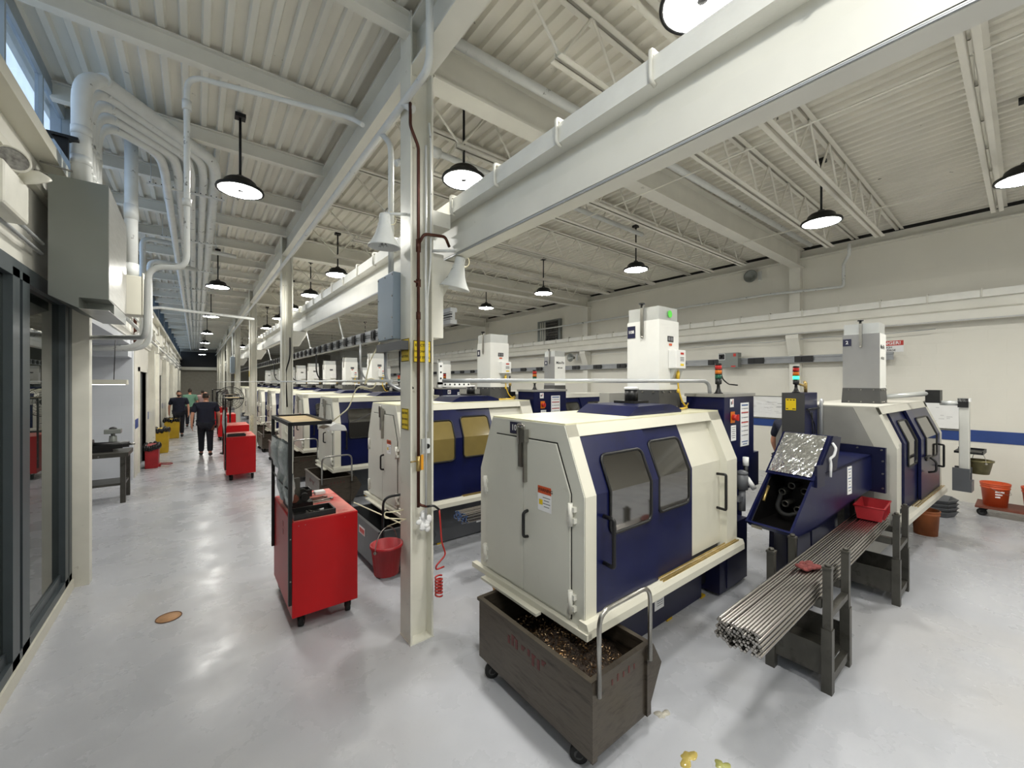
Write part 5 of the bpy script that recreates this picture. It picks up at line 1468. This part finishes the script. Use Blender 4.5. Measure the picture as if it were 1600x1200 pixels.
for i, (x, z, lab) in enumerate(((-.98, 3.2, 'conduit run under the emergency light on the left wall'), (-.985, 3.12, 'lower conduit run under the emergency light on the left wall'))):
    q = MB(); q.cyl((x+.02, 2.4, z), (x+.02, 4.82, z), .014, n=8); tag(q.build('wall_conduit', CABLEG), lab, 'pipe')
q = MB(); q.cyl((-.9, 6.5, 3.15), (-.9, 42, 3.15), .03, n=8); tag(q.build('wall_conduit', PIPEW), 'long white conduit along the left wall above the doors', 'pipe')
q = MB(); q.cyl((-.93, 6.5, 3.35), (-.93, 42, 3.35), .02, n=8); tag(q.build('wall_conduit', PIPEW), 'thin white conduit along the left wall below the clerestory', 'pipe')
# emergency light
t = thing('emergency_light', 'white twin head emergency light high on the left wall', 'emergency light', (-.97, 3.92, 3.12))
q = MB(); q.box(0, -.33, 0, .11, .12, .26); q.build('battery_case', EMERG, t, bevel=.02)
for i, (yy, dx) in enumerate(((-.02, 0), (.13, .06))):
    R = Matrix.Rotation(-1.9 if i == 0 else -2.6, 3, 'X') @ Matrix.Rotation(.35, 3, 'Y') if i else Matrix.Rotation(1.35, 3, 'X') @ Matrix.Rotation(.5, 3, 'Y')
    q = MB(); q.lathe([(0, -.06), (.045, -.05), (.07, -.02), (.08, .0), (.08, .012), (.07, .012)], c=(.08+dx, yy-.05, .35 - .05*i), n=24, cap=False, M=R); q.lathe([(0, .008), (.071, .008)], c=(.08+dx, yy-.05, .35-.05*i), n=24, cap=False, M=R, mi=1)
    q.build('lamp_head', [EMERG, LENSC], t)
q = MB(); q.box(.02, -.06, .24, .06, .06, .3); q.build('head_mount', EMERG, t)
# small bracket, and a junction of rubble like insulation above the glass
t = thing('pipe_clamp', 'small steel angle clamp holding the thickest bent pipe', 'bracket', (-.93, 4.9, 4.12))
q = MB(); q.prism([(0, 0), (.1, -.18), (.1, .0)], 'y', -.02, .02); q.box(-.02, -.04, -.01, .16, .06, .012); q.build('clamp_plate', BLACKM, t)
q = MB(); q.cyl((-.1, 0, -.32), (.12, .02, -.34), .008, n=6); q.cyl((-.06, 0, -.24), (.12, .02, -.26), .008, n=6); q.build('threaded_rod', CHROME, t)
# hanging fluorescent light over the bench
t = thing('bench_light', 'white fluorescent fixture hanging on cords over the workbench', 'lamp', (-1.55, 9.6, 2.06))
q = MB(); q.prism([(-.16, 0), (.16, 0), (.1, .08), (-.1, .08)], 'x', -.62, .62); q.build('light_hood', CREAM, t)
q = MB(); q.box(-.58, -.13, -.006, .58, .13, 0); q.build('tubes', TUBEL, t)
for xx in (-.4, .45):
    q = MB(); q.cyl((xx, 0, .08), (xx+.02, 0, .8), .006, n=6); q.build('cord', BLACK, t)
# workbench
t = thing('workbench', 'dark steel workbench in the recess on the left', 'workbench', (-2.2, 9.7, 0))
q = MB(); q.box(-.4, 0, .80, 1.27, .68, .87); q.build('bench_top', RACKM, t)
q = MB(); q.box(-.35, .05, .3, 1.22, .63, .34); q.build('lower_shelf', RACKM, t)
for xx in (-.35, 1.20):
    for yy in (.03, .63):
        q = MB(); q.box(xx-.035, yy-.035, 0, xx+.035, yy+.035, .8); q.build('leg', RACKM, t)
q = MB(); 
for xx in (.2, .9): q.cyl((xx, -.001, .83), (xx, -.006, .83), .012, n=8)
q.build('bolts', CHROME, t)
t = thing('bench_grinder', 'black tool grinder with a red band on the workbench', 'grinder', (-1.45, 9.95, .87))
q = MB(); q.box(-.12, -.02, 0, .3, .16, .05); q.build('grinder_base', BLACKM, t)
q = MB(); q.cyl((-.25, .07, .16), (.05, .07, .16), .07, n=18); q.cyl((.05, .07, .12), (.5, .07, .11), .055, n=16); q.box(-.1, .0, .05, .42, .14, .12); q.build('grinder_motor', BLACK, t)
q = MB(); q.cyl((-.34, .07, .15), (-.25, .07, .15), .05, n=16); q.build('red_band', REDD, t)
q = MB(); q.cyl((.5, .07, .11), (.58, .07, .11), .02, n=12); q.build('spindle', CHROME, t)
q = MB(); q.box(-.06, .005, .17, .03, .0, .23); q.build('white_label', PAPER, t)
t = thing('bench_fixture', 'grey pedestal fixture standing on the workbench beside the grinder', 'fixture', (-1.2, 10.15, .87))
q = MB(); q.cyl((.02, .05, 0), (.02, .05, .26), .07, .05, n=14); q.cyl((.02, .05, .26), (.02, .05, .3), .03, n=10); q.box(-.09, -.03, .3, .13, .13, .38); q.build('fixture_body', BOXG, t, bevel=.006)
q = MB(); q.lathe([(.06, .38), (.04, .41), (0, .42)], (.02, .05, 0), 14); q.build('knob', BLACK, t)
t = thing('small_motor', 'small black motor on the lower shelf of the workbench', 'motor', (-1.75, 9.95, .34))
q = MB(); q.cyl((0, 0, .09), (.12, 0, .09), .08, n=16); q.box(-.02, -.06, 0, .14, .06, .03); q.build('motor_body', BLACK, t)
t = thing('stool', 'blue and chrome stool seat edge in front of the workbench', 'stool', (-1.5, 8.3, 0))
q = MB(); q.lathe([(.0, .43), (.15, .43), (.18, .45), (.18, .48), (.15, .5), (0, .505)], n=24, cap=False); q.build('seat', BLUESTR, t)
q = MB(); q.tube([(.185*math.cos(2*PI*k/24), .185*math.sin(2*PI*k/24), .455) for k in range(24)], .012, n=6, closed=True); q.build('seat_ring', CHROME, t)
for k in range(4):
    a = PI/4+k*PI/2; q = MB(); q.cyl((.1*math.cos(a), .1*math.sin(a), .44), (.2*math.cos(a), .2*math.sin(a), 0), .012, n=8); q.build('leg', CHROME, t)
# bins along the corridor wall
def bin_(lab, x, y, w, d, h, m_, group='waste bins along the corridor wall'):
    t = thing('waste_bin', lab, 'bin', (x, y, 0), 0, group)
    q = MB(); q.prism([(0, 0), (w, 0), (w*1.06, h), (0, h)], 'y', 0, d); q.build('bin_body', m_, t, bevel=.01)
    q = MB(); r_ = random.Random(int(y*10))
    for k in range(24):
        a = 2*PI*k/24
        q.ball((w/2+(w/2+.0)*max(-1, min(1, 1.4*math.cos(a))), d/2+d/2*max(-1, min(1, 1.4*math.sin(a))), h-.03+r_.uniform(-.05, .02)), (.05, .05, .07), 8, 5)
    q.box(.03, .03, h-.1, w-.03, d-.03, h-.02)
    q.build('bin_liner', BAG, t)
    return t
bin_('red waste bin with a black liner by the first corridor door', -.97, 13.1, .24, .5, .56, REDD)
q = MB(); q.tube([(-.7, 13.3, .05), (-.5, 13.2, .05), (-.46, 13.3, .05), (-.5, 13.42, .05), (-.7, 13.5, .05)], .012, n=6, bend=.03); q.box(-.73, 13.28, .0, -.69, 13.52, .065)
tag(q.build('dolly_handle', REDD), 'red dolly handle lying on the floor beside the red bin', 'handle')
bin_('yellow waste bin with a black bag, behind the red bin', -.93, 15.75, .28, .45, .72, YELDK)
bin_('farther yellow waste bin with a black bag by the facing man', -.92, 19.6, .42, .5, .72, YELDK)
# wall clutter above the doors
rc2 = random.Random(21)
for i, y in enumerate((8.2, 9.4, 12.1, 13.2, 14.6, 15.8, 17.4, 19.0, 21.0, 24.0)):
    q = MB(); w_, h_ = rc2.uniform(.3, .6), rc2.uniform(.2, .4); z = rc2.uniform(2.95, 3.3)
    q.box(XL, y, z, XL+.14, y+w_, z+h_); q.box(XL, y+.04, z+.04, XL+.15, y+w_-.04, z+h_-.04); q.cyl((XL+.07, y+.1, z+h_), (XL+.07, y+.1, z+h_+.4), .02, n=8)
    tag(q.build('wall_junction_box', WHITE), 'white junction box with conduit on the left wall above the doors', 'electrical box', 'junction boxes above the corridor doors')
t = thing('wall_lamp', 'rusty bracket with a white wall lamp above the first corridor door', 'lamp', (XL+.02, 11.2, 3.2))
q = MB(); q.box(0, 0, -.3, .05, .1, .45); q.build('rusty_bracket', COPPER, t)
q = MB(); q.prism([(.05, .42), (.3, .28), (.3, .24), (.05, .3)], 'y', -.12, .15); q.build('lamp_cover', WHT, t)
q = MB(); q.ball((.06, 0, -.12), .05, 10, 6); q.ball((.1, .2, -.2), .05, 10, 6); q.build('bulb', PAPER, t)
# second column hardware
for i, y in enumerate(ROWS[1:5]):
    q = MB(); q.tube([(1.40, y-.11, 4.3), (1.40, y-.11, 1.1), (1.46, y-.11, 1.05)], .011, n=7, bend=.03); tag(q.build('air_pipe', COLM), ['thin pipe down the second column', 'thin pipe down the third column', 'thin pipe down the fourth column', 'thin pipe down the fifth column'][i], 'pipe')
q = MB(); pts = [(1.40+.045*math.cos(a), ROWS[2]-.2+.045*math.sin(a), 1.05-.0075*a) for a in [PI*k/5 for k in range(150)]]
q.tube(pts, .008, n=5); tag(q.build('air_hose', CABLEW), 'long pale coiled air hose hanging on the third column', 'hose')
q = MB(); q.tube([(1.5, 9.195, 3.0), (1.5, 9.195, 2.6), (1.42, 9.19, 2.3), (1.45, 9.195, 1.6)], .012, n=6, bend=.1); tag(q.build('black_cable', BLACK), 'black cable hanging down the second column', 'cable')
t = thing('junction_box', 'blue grey electrical box on a column far down the aisle', 'electrical box', (1.19, 21.3, 2.5)); q = MB(); q.box(0, 0, 0, .15, .5, .7); q.build('box_body', BOXBLUE, t); 
q = MB(); q.tube([(.08, .2, .7), (.08, .2, 1.8)], .03, n=8); q.build('conduit', PIPEW, t)
for i, y in enumerate((15.26, 21.36)): sign(1.342, y+.06, 2.36, .15, .185, 'x-', ['yellow sign on the third column along the aisle', 'yellow sign on the fourth column along the aisle'][i])
# pedestal fan
t = thing('pedestal_fan', 'large round caged fan standing behind the red carts', 'fan', (.80, 14.6, 0))
q = MB(); q.lathe([(.25, 0), (.25, .02), (.03, .05)], n=20); q.cyl((0, 0, .04), (0, 0, 1.35), .025, n=10); q.build('fan_stand', BLACKM, t)
q = MB()
for rr in (.06, .12, .18, .24, .30, .34): q.tube([(rr*math.cos(2*PI*k/28), -.06-.06*(1-(rr/.34)**2), 1.62+rr*math.sin(2*PI*k/28)) for k in range(28)], .004 if rr < .33 else .01, n=5, closed=True)
for k in range(12):
    a = 2*PI*k/12; q.cyl((0, -.12, 1.62), (.34*math.cos(a), -.06, 1.62+.34*math.sin(a)), .003, n=5)
q.build('fan_cage', BLACKM, t)
for k in range(3):
    a = 2*PI*k/3
    q = MB(); q.add([(.04*math.cos(a), -.03, 1.62+.04*math.sin(a)), (.28*math.cos(a-.3), -.06, 1.62+.28*math.sin(a-.3)), (.3*math.cos(a+.1), -.04, 1.62+.3*math.sin(a+.1)), (.26*math.cos(a+.5), -.01, 1.62+.26*math.sin(a+.5)), (.05*math.cos(a+.8), -.01, 1.62+.05*math.sin(a+.8))], [(0, 1, 2, 3, 4)]); q.add([(p[0], p[1]+.004, p[2]) for p in q.v[:5]], [(0, 1, 2, 3, 4)])
    q.build('fan_blade', CHROME, t)
q = MB(); q.cyl((0, -.04, 1.62), (0, .16, 1.62), .08, n=16); q.cyl((0, .05, 1.33), (0, .05, 1.56), .03, n=8); q.build('fan_motor', BLACK, t)
# ================================================================== PEOPLE
def skinned(name, verts, edges, radii, root, m_, parent, lvl=2):
    me = bpy.data.meshes.new(name); me.from_pydata([tuple(v) for v in verts], edges, [])
    o = bpy.data.objects.new(name, me); COL.objects.link(o); o.parent = parent
    s = o.modifiers.new('skin', 'SKIN'); s.use_smooth_shade = True
    for i, r in enumerate(radii):
        sv = me.skin_vertices[0].data[i]
        sv.radius = r if hasattr(r, '__len__') else (r, r)
        sv.use_root = (i == root)
    sub = o.modifiers.new('sub', 'SUBSURF'); sub.levels = lvl; sub.render_levels = lvl
    me.materials.append(m_)
    return o

def person(label, loc, rz, H=1.78, shirt=SHIRTN, trous=TROUSN, stride=.22, back=False, beard=False, bald=False, arms=(.12, -.1), stout=1.1, lean=0.0):
    """figure facing local -y; built at 1.78 m and scaled through the joint positions"""
    k = H/1.78
    t = thing('person', label, 'person', loc, rz)
    def V(x, y, z): return Vector((x, y-lean*max(0, z-.9), z))*k
    s = stout
    P = {}
    def L(side):
        sg = 1 if side == 'R' else -1
        st = stride*sg
        P['hip'+side] = V(.09*sg, 0, .90); P['knee'+side] = V(.095*sg, -st*.55-.03, .49+(.0 if st > 0 else .01))
        P['ank'+side] = V(.095*sg, -st*1.0+(.0 if st > 0 else .04), .085+(0 if st > 0 else .03))
        P['toe'+side] = V(.11*sg, -st*1.0-.15+(.0 if st > 0 else .05), .04)
        a = arms[0] if side == 'L' else arms[1]
        P['sh'+side] = V(.185*sg*s, .01, 1.44); P['el'+side] = V(.255*sg*s, .03-a*.4, 1.155); P['wr'+side] = V(.262*sg*s, -.03-a*1.2, .90)
        P['pa'+side] = V(.258*sg*s, -.045-a*1.35, .835)
    L('L'); L('R')
    P['pel'] = V(0, 0, .95); P['waist'] = V(0, .0, 1.08); P['chest'] = V(0, .0, 1.30); P['upch'] = V(0, .01, 1.44); P['neck'] = V(0, .012, 1.52); P['neck2'] = V(0, -.005, 1.58)
    names = ['pel', 'waist', 'chest', 'upch', 'neck', 'neck2']
    rad = {'pel': (.165*s, .125*s), 'waist': (.16*s, .125*s), 'chest': (.175*s, .12*s), 'upch': (.10, .075), 'neck': .058, 'neck2': .055}
    E_ = [('pel', 'waist'), ('waist', 'chest'), ('chest', 'upch'), ('upch', 'neck'), ('neck', 'neck2')]
    for q in 'LR':
        names += [n+q for n in ('hip', 'knee', 'ank', 'toe', 'sh', 'el', 'wr', 'pa')]
        rad.update({'hip'+q: .092*s, 'knee'+q: .06, 'ank'+q: .042, 'toe'+q: (.038, .028), 'sh'+q: .052, 'el'+q: .043, 'wr'+q: .028, 'pa'+q: (.036, .02)})
        E_ += [('pel', 'hip'+q), ('hip'+q, 'knee'+q), ('knee'+q, 'ank'+q), ('ank'+q, 'toe'+q), ('upch', 'sh'+q), ('sh'+q, 'el'+q), ('el'+q, 'wr'+q), ('wr'+q, 'pa'+q)]
        # fingers and thumb
        pa = P['pa'+q]; wr = P['wr'+q]; d = (pa-wr).normalized(); sg = 1 if q == 'R' else -1
        for j in range(4):
            off = Vector((0, (-.022+.015*j), 0))*k
            ln = (.062, .072, .068, .052)[j]*k
            a = 'f%d%s' % (j, q); b = 'g%d%s' % (j, q)
            P[a] = pa+off+d*.035*k; P[b] = pa+off+d*(.035*k+ln)+Vector((-sg*.015, -.01, 0))*k
            names += [a, b]; rad[a] = .0085; rad[b] = .0075; E_ += [('pa'+q, a), (a, b)]
        P['t1'+q] = wr.lerp(pa, .5)+Vector((-sg*.008, -.035, -.005))*k; P['t2'+q] = pa+Vector((-sg*.012, -.05, -.035))*k
        names += ['t1'+q, 't2'+q]; rad['t1'+q] = .011; rad['t2'+q] = .009; E_ += [('wr'+q, 't1'+q), ('t1'+q, 't2'+q)]
    ix = {n: i for i, n in enumerate(names)}
    sc_ = lambda r: tuple(v*k for v in r) if hasattr(r, '__len__') else r*k
    skinned('body', [P[n] for n in names], [(ix[a], ix[b]) for a, b in E_], [sc_(rad[n]) for n in names], 0, SKIN, t)
    # head with face
    c = V(0, -.02, 1.675)
    q = MB(); n_, m_ = 20, 16
    vs = []; fs = []
    for i in range(m_+1):
        th = PI*i/m_
        for j in range(n_):
            a = 2*PI*j/n_
            x = .074*math.sin(th)*math.cos(a); y = .096*math.sin(th)*math.sin(a); z = .118*math.cos(th)
            if z < 0: x *= 1+z*1.6; y = y*(1+z*.9)-(.012 if y < 0 else 0)*(-z/.1)
            if y < -.07: y -= .018*max(0, 1-abs(x)/.018)*max(0, 1-abs(z+.015)/.03)
            if y < 0: y += .008*max(0, 1-abs(abs(x)-.03)/.02)*max(0, 1-abs(z-.01)/.018)
            vs.append((c.x+x*k, c.y+y*k, c.z+z*k))
    for i in range(m_):
        for j in range(n_): fs.append((i*n_+j, i*n_+(j+1) % n_, (i+1)*n_+(j+1) % n_, (i+1)*n_+j))
    q.add(vs, fs, 0, True)
    for sg in (-1, 1): q.ball((c.x+sg*.076*k, c.y+.012*k, c.z-.01*k), (.012*k, .02*k, .032*k), 8, 6)
    q.build('head', SKIN, t)
    q = MB()
    for sg in (-1, 1): q.ball((c.x+sg*.03*k, c.y-.083*k, c.z+.012*k), .009*k, 8, 6)
    q.build('eyes', INK, t)
    q = MB(); q.box(c.x-.022*k, c.y-.097*k, c.z-.058*k, c.x+.022*k, c.y-.08*k, c.z-.05*k); q.build('mouth', mat('lips', (160, 92, 86), .5), t)
    q = MB(); vs = []; fs = []
    for i in range(9):
        th = PI*.62*i/8
        for j in range(n_):
            a = 2*PI*j/n_
            r = 1.07 if not bald else 1.045
            x = .074*r*math.sin(th)*math.cos(a); y = .096*r*math.sin(th)*math.sin(a)+.004; z = .118*r*math.cos(th)
            if y < -.03 and z < .07: z = .07+(z-.07)*.15; y *= .93
            vs.append((c.x+x*k, c.y+y*k, c.z+z*k))
    lo = 3 if bald else 0
    for i in range(lo, 8):
        for j in range(n_):
            if bald and math.sin(2*PI*(j+.5)/n_) < -.2: continue
            fs.append((i*n_+j, i*n_+(j+1) % n_, (i+1)*n_+(j+1) % n_, (i+1)*n_+j))
    q.add(vs, fs, 0, True); q.build('hair', HAIRD, t)
    if beard:
        q = MB(); q.ball((c.x, c.y-.05*k, c.z-.075*k), (.06*k, .05*k, .05*k), 12, 8); q.build('beard', HAIRD, t)
    # shirt: torso with short sleeves
    nm = ['hem', 'waist', 'chest', 'upch', 'coll', 'shL', 'slL', 'shR', 'slR']
    Q = dict(P); Q['hem'] = V(0, 0, .90); Q['coll'] = V(0, .012, 1.525)
    for q_ in 'LR': Q['sl'+q_] = P['sh'+q_].lerp(P['el'+q_], .78)
    ix = {n: i for i, n in enumerate(nm)}
    rr = {'hem': (.185*s, .14*s), 'waist': (.185*s, .145*s), 'chest': (.19*s, .138*s), 'upch': (.15, .125), 'coll': (.082, .08), 'shL': .088, 'slL': .07, 'shR': .088, 'slR': .07}
    skinned('shirt', [Q[n] for n in nm], [(ix[a], ix[b]) for a, b in (('hem', 'waist'), ('waist', 'chest'), ('chest', 'upch'), ('upch', 'coll'), ('upch', 'shL'), ('shL', 'slL'), ('upch', 'shR'), ('shR', 'slR'))], [sc_(rr[n]) for n in nm], 1, shirt, t)
    nm = ['pel', 'hipL', 'kneeL', 'cufL', 'hipR', 'kneeR', 'cufR']
    Q['pel'] = V(0, 0, .94)
    for q_ in 'LR': Q['cuf'+q_] = P['knee'+q_].lerp(P['ank'+q_], .97)
    ix = {n: i for i, n in enumerate(nm)}
    rr = {'pel': (.17*s, .13*s), 'hipL': .108*s, 'hipR': .108*s, 'kneeL': .082, 'kneeR': .082, 'cufL': .07, 'cufR': .07}
    skinned('trousers', [Q[n] for n in nm], [(ix[a], ix[b]) for a, b in (('pel', 'hipL'), ('hipL', 'kneeL'), ('kneeL', 'cufL'), ('pel', 'hipR'), ('hipR', 'kneeR'), ('kneeR', 'cufR'))], [sc_(rr[n]) for n in nm], 0, trous, t)
    for q_ in 'LR':
        a, b = P['ank'+q_], P['toe'+q_]
        q = MB(); mid = a.lerp(b, .45); d = b-a
        q.ball((mid.x, mid.y, mid.z-.012*k), (.05*k, .15*k, .05*k), 12, 8)
        for i, v in enumerate(q.v):
            f = (v[1]-mid.y)/(d.y if abs(d.y) > 1e-4 else 1)
            q.v[i] = (v[0], v[1], max(v[2], min(a.z, b.z)-.04*k))
        q.build('shoe', SHOE, t)
    return t
p = person('person in navy shirt and dark trousers walking away, beside the red carts', (.22, 14.4, 0), PI, 1.80, stride=.16, bald=True, arms=(.1, -.12), stout=1.18)
q = MB(); q.box(-.20, .135, .78, -.06, .15, 1.0); o = q.build('back_pocket_cloth', mat('brown_cloth', (110, 78, 66), .9), p); o.location = (.0, .0, -.04)
person('person in navy work clothes with a beard walking towards the camera', (-.52, 20.4, 0), 0, 1.76, stride=.2, beard=True, arms=(-.12, .14), stout=1.15)
person('person in a green shirt with their back turned, behind the bearded man', (-.22, 24.2, 0), PI, 1.78, SHIRTG, TROUSN, .1, arms=(.05, .05), stout=1.1)
person('person in a pale pink shirt far down the aisle', (.28, 27.2, 0), PI, 1.66, SHIRTP, mat('pale_trousers', (196, 190, 184), .8), .1, arms=(.05, .05), stout=1.0)
person('person in a navy shirt bending behind the grey control cabinet', (7.22, 2.25, 0), PI/2, 1.76, stride=.05, arms=(.3, .3), stout=1.15, lean=.3)
# ================================================================== LIGHT AND CAMERA
w = bpy.data.worlds.new('world'); sc.world = w; w.use_nodes = True
bg = w.node_tree.nodes['Background']
bg.inputs['Color'].default_value = (.74, .86, 1.0, 1)
bg.inputs['Strength'].default_value = 1.6

cam = bpy.data.cameras.new('camera'); co = bpy.data.objects.new('camera', cam); COL.objects.link(co)
cam.sensor_width = 36; cam.lens = 36*630/1600.0
cam.shift_y = -3/1600.0
cam.clip_start = .05; cam.clip_end = 200
co.location = (0, 0, 2.1)
co.rotation_euler = (PI/2, 0, -math.atan(494/630.0))
sc.camera = co
vs = sc.view_settings
vs.view_transform = 'Standard'; vs.look = 'None'; vs.gamma = 1.0; vs.exposure = 0.35
vs.use_curve_mapping = False
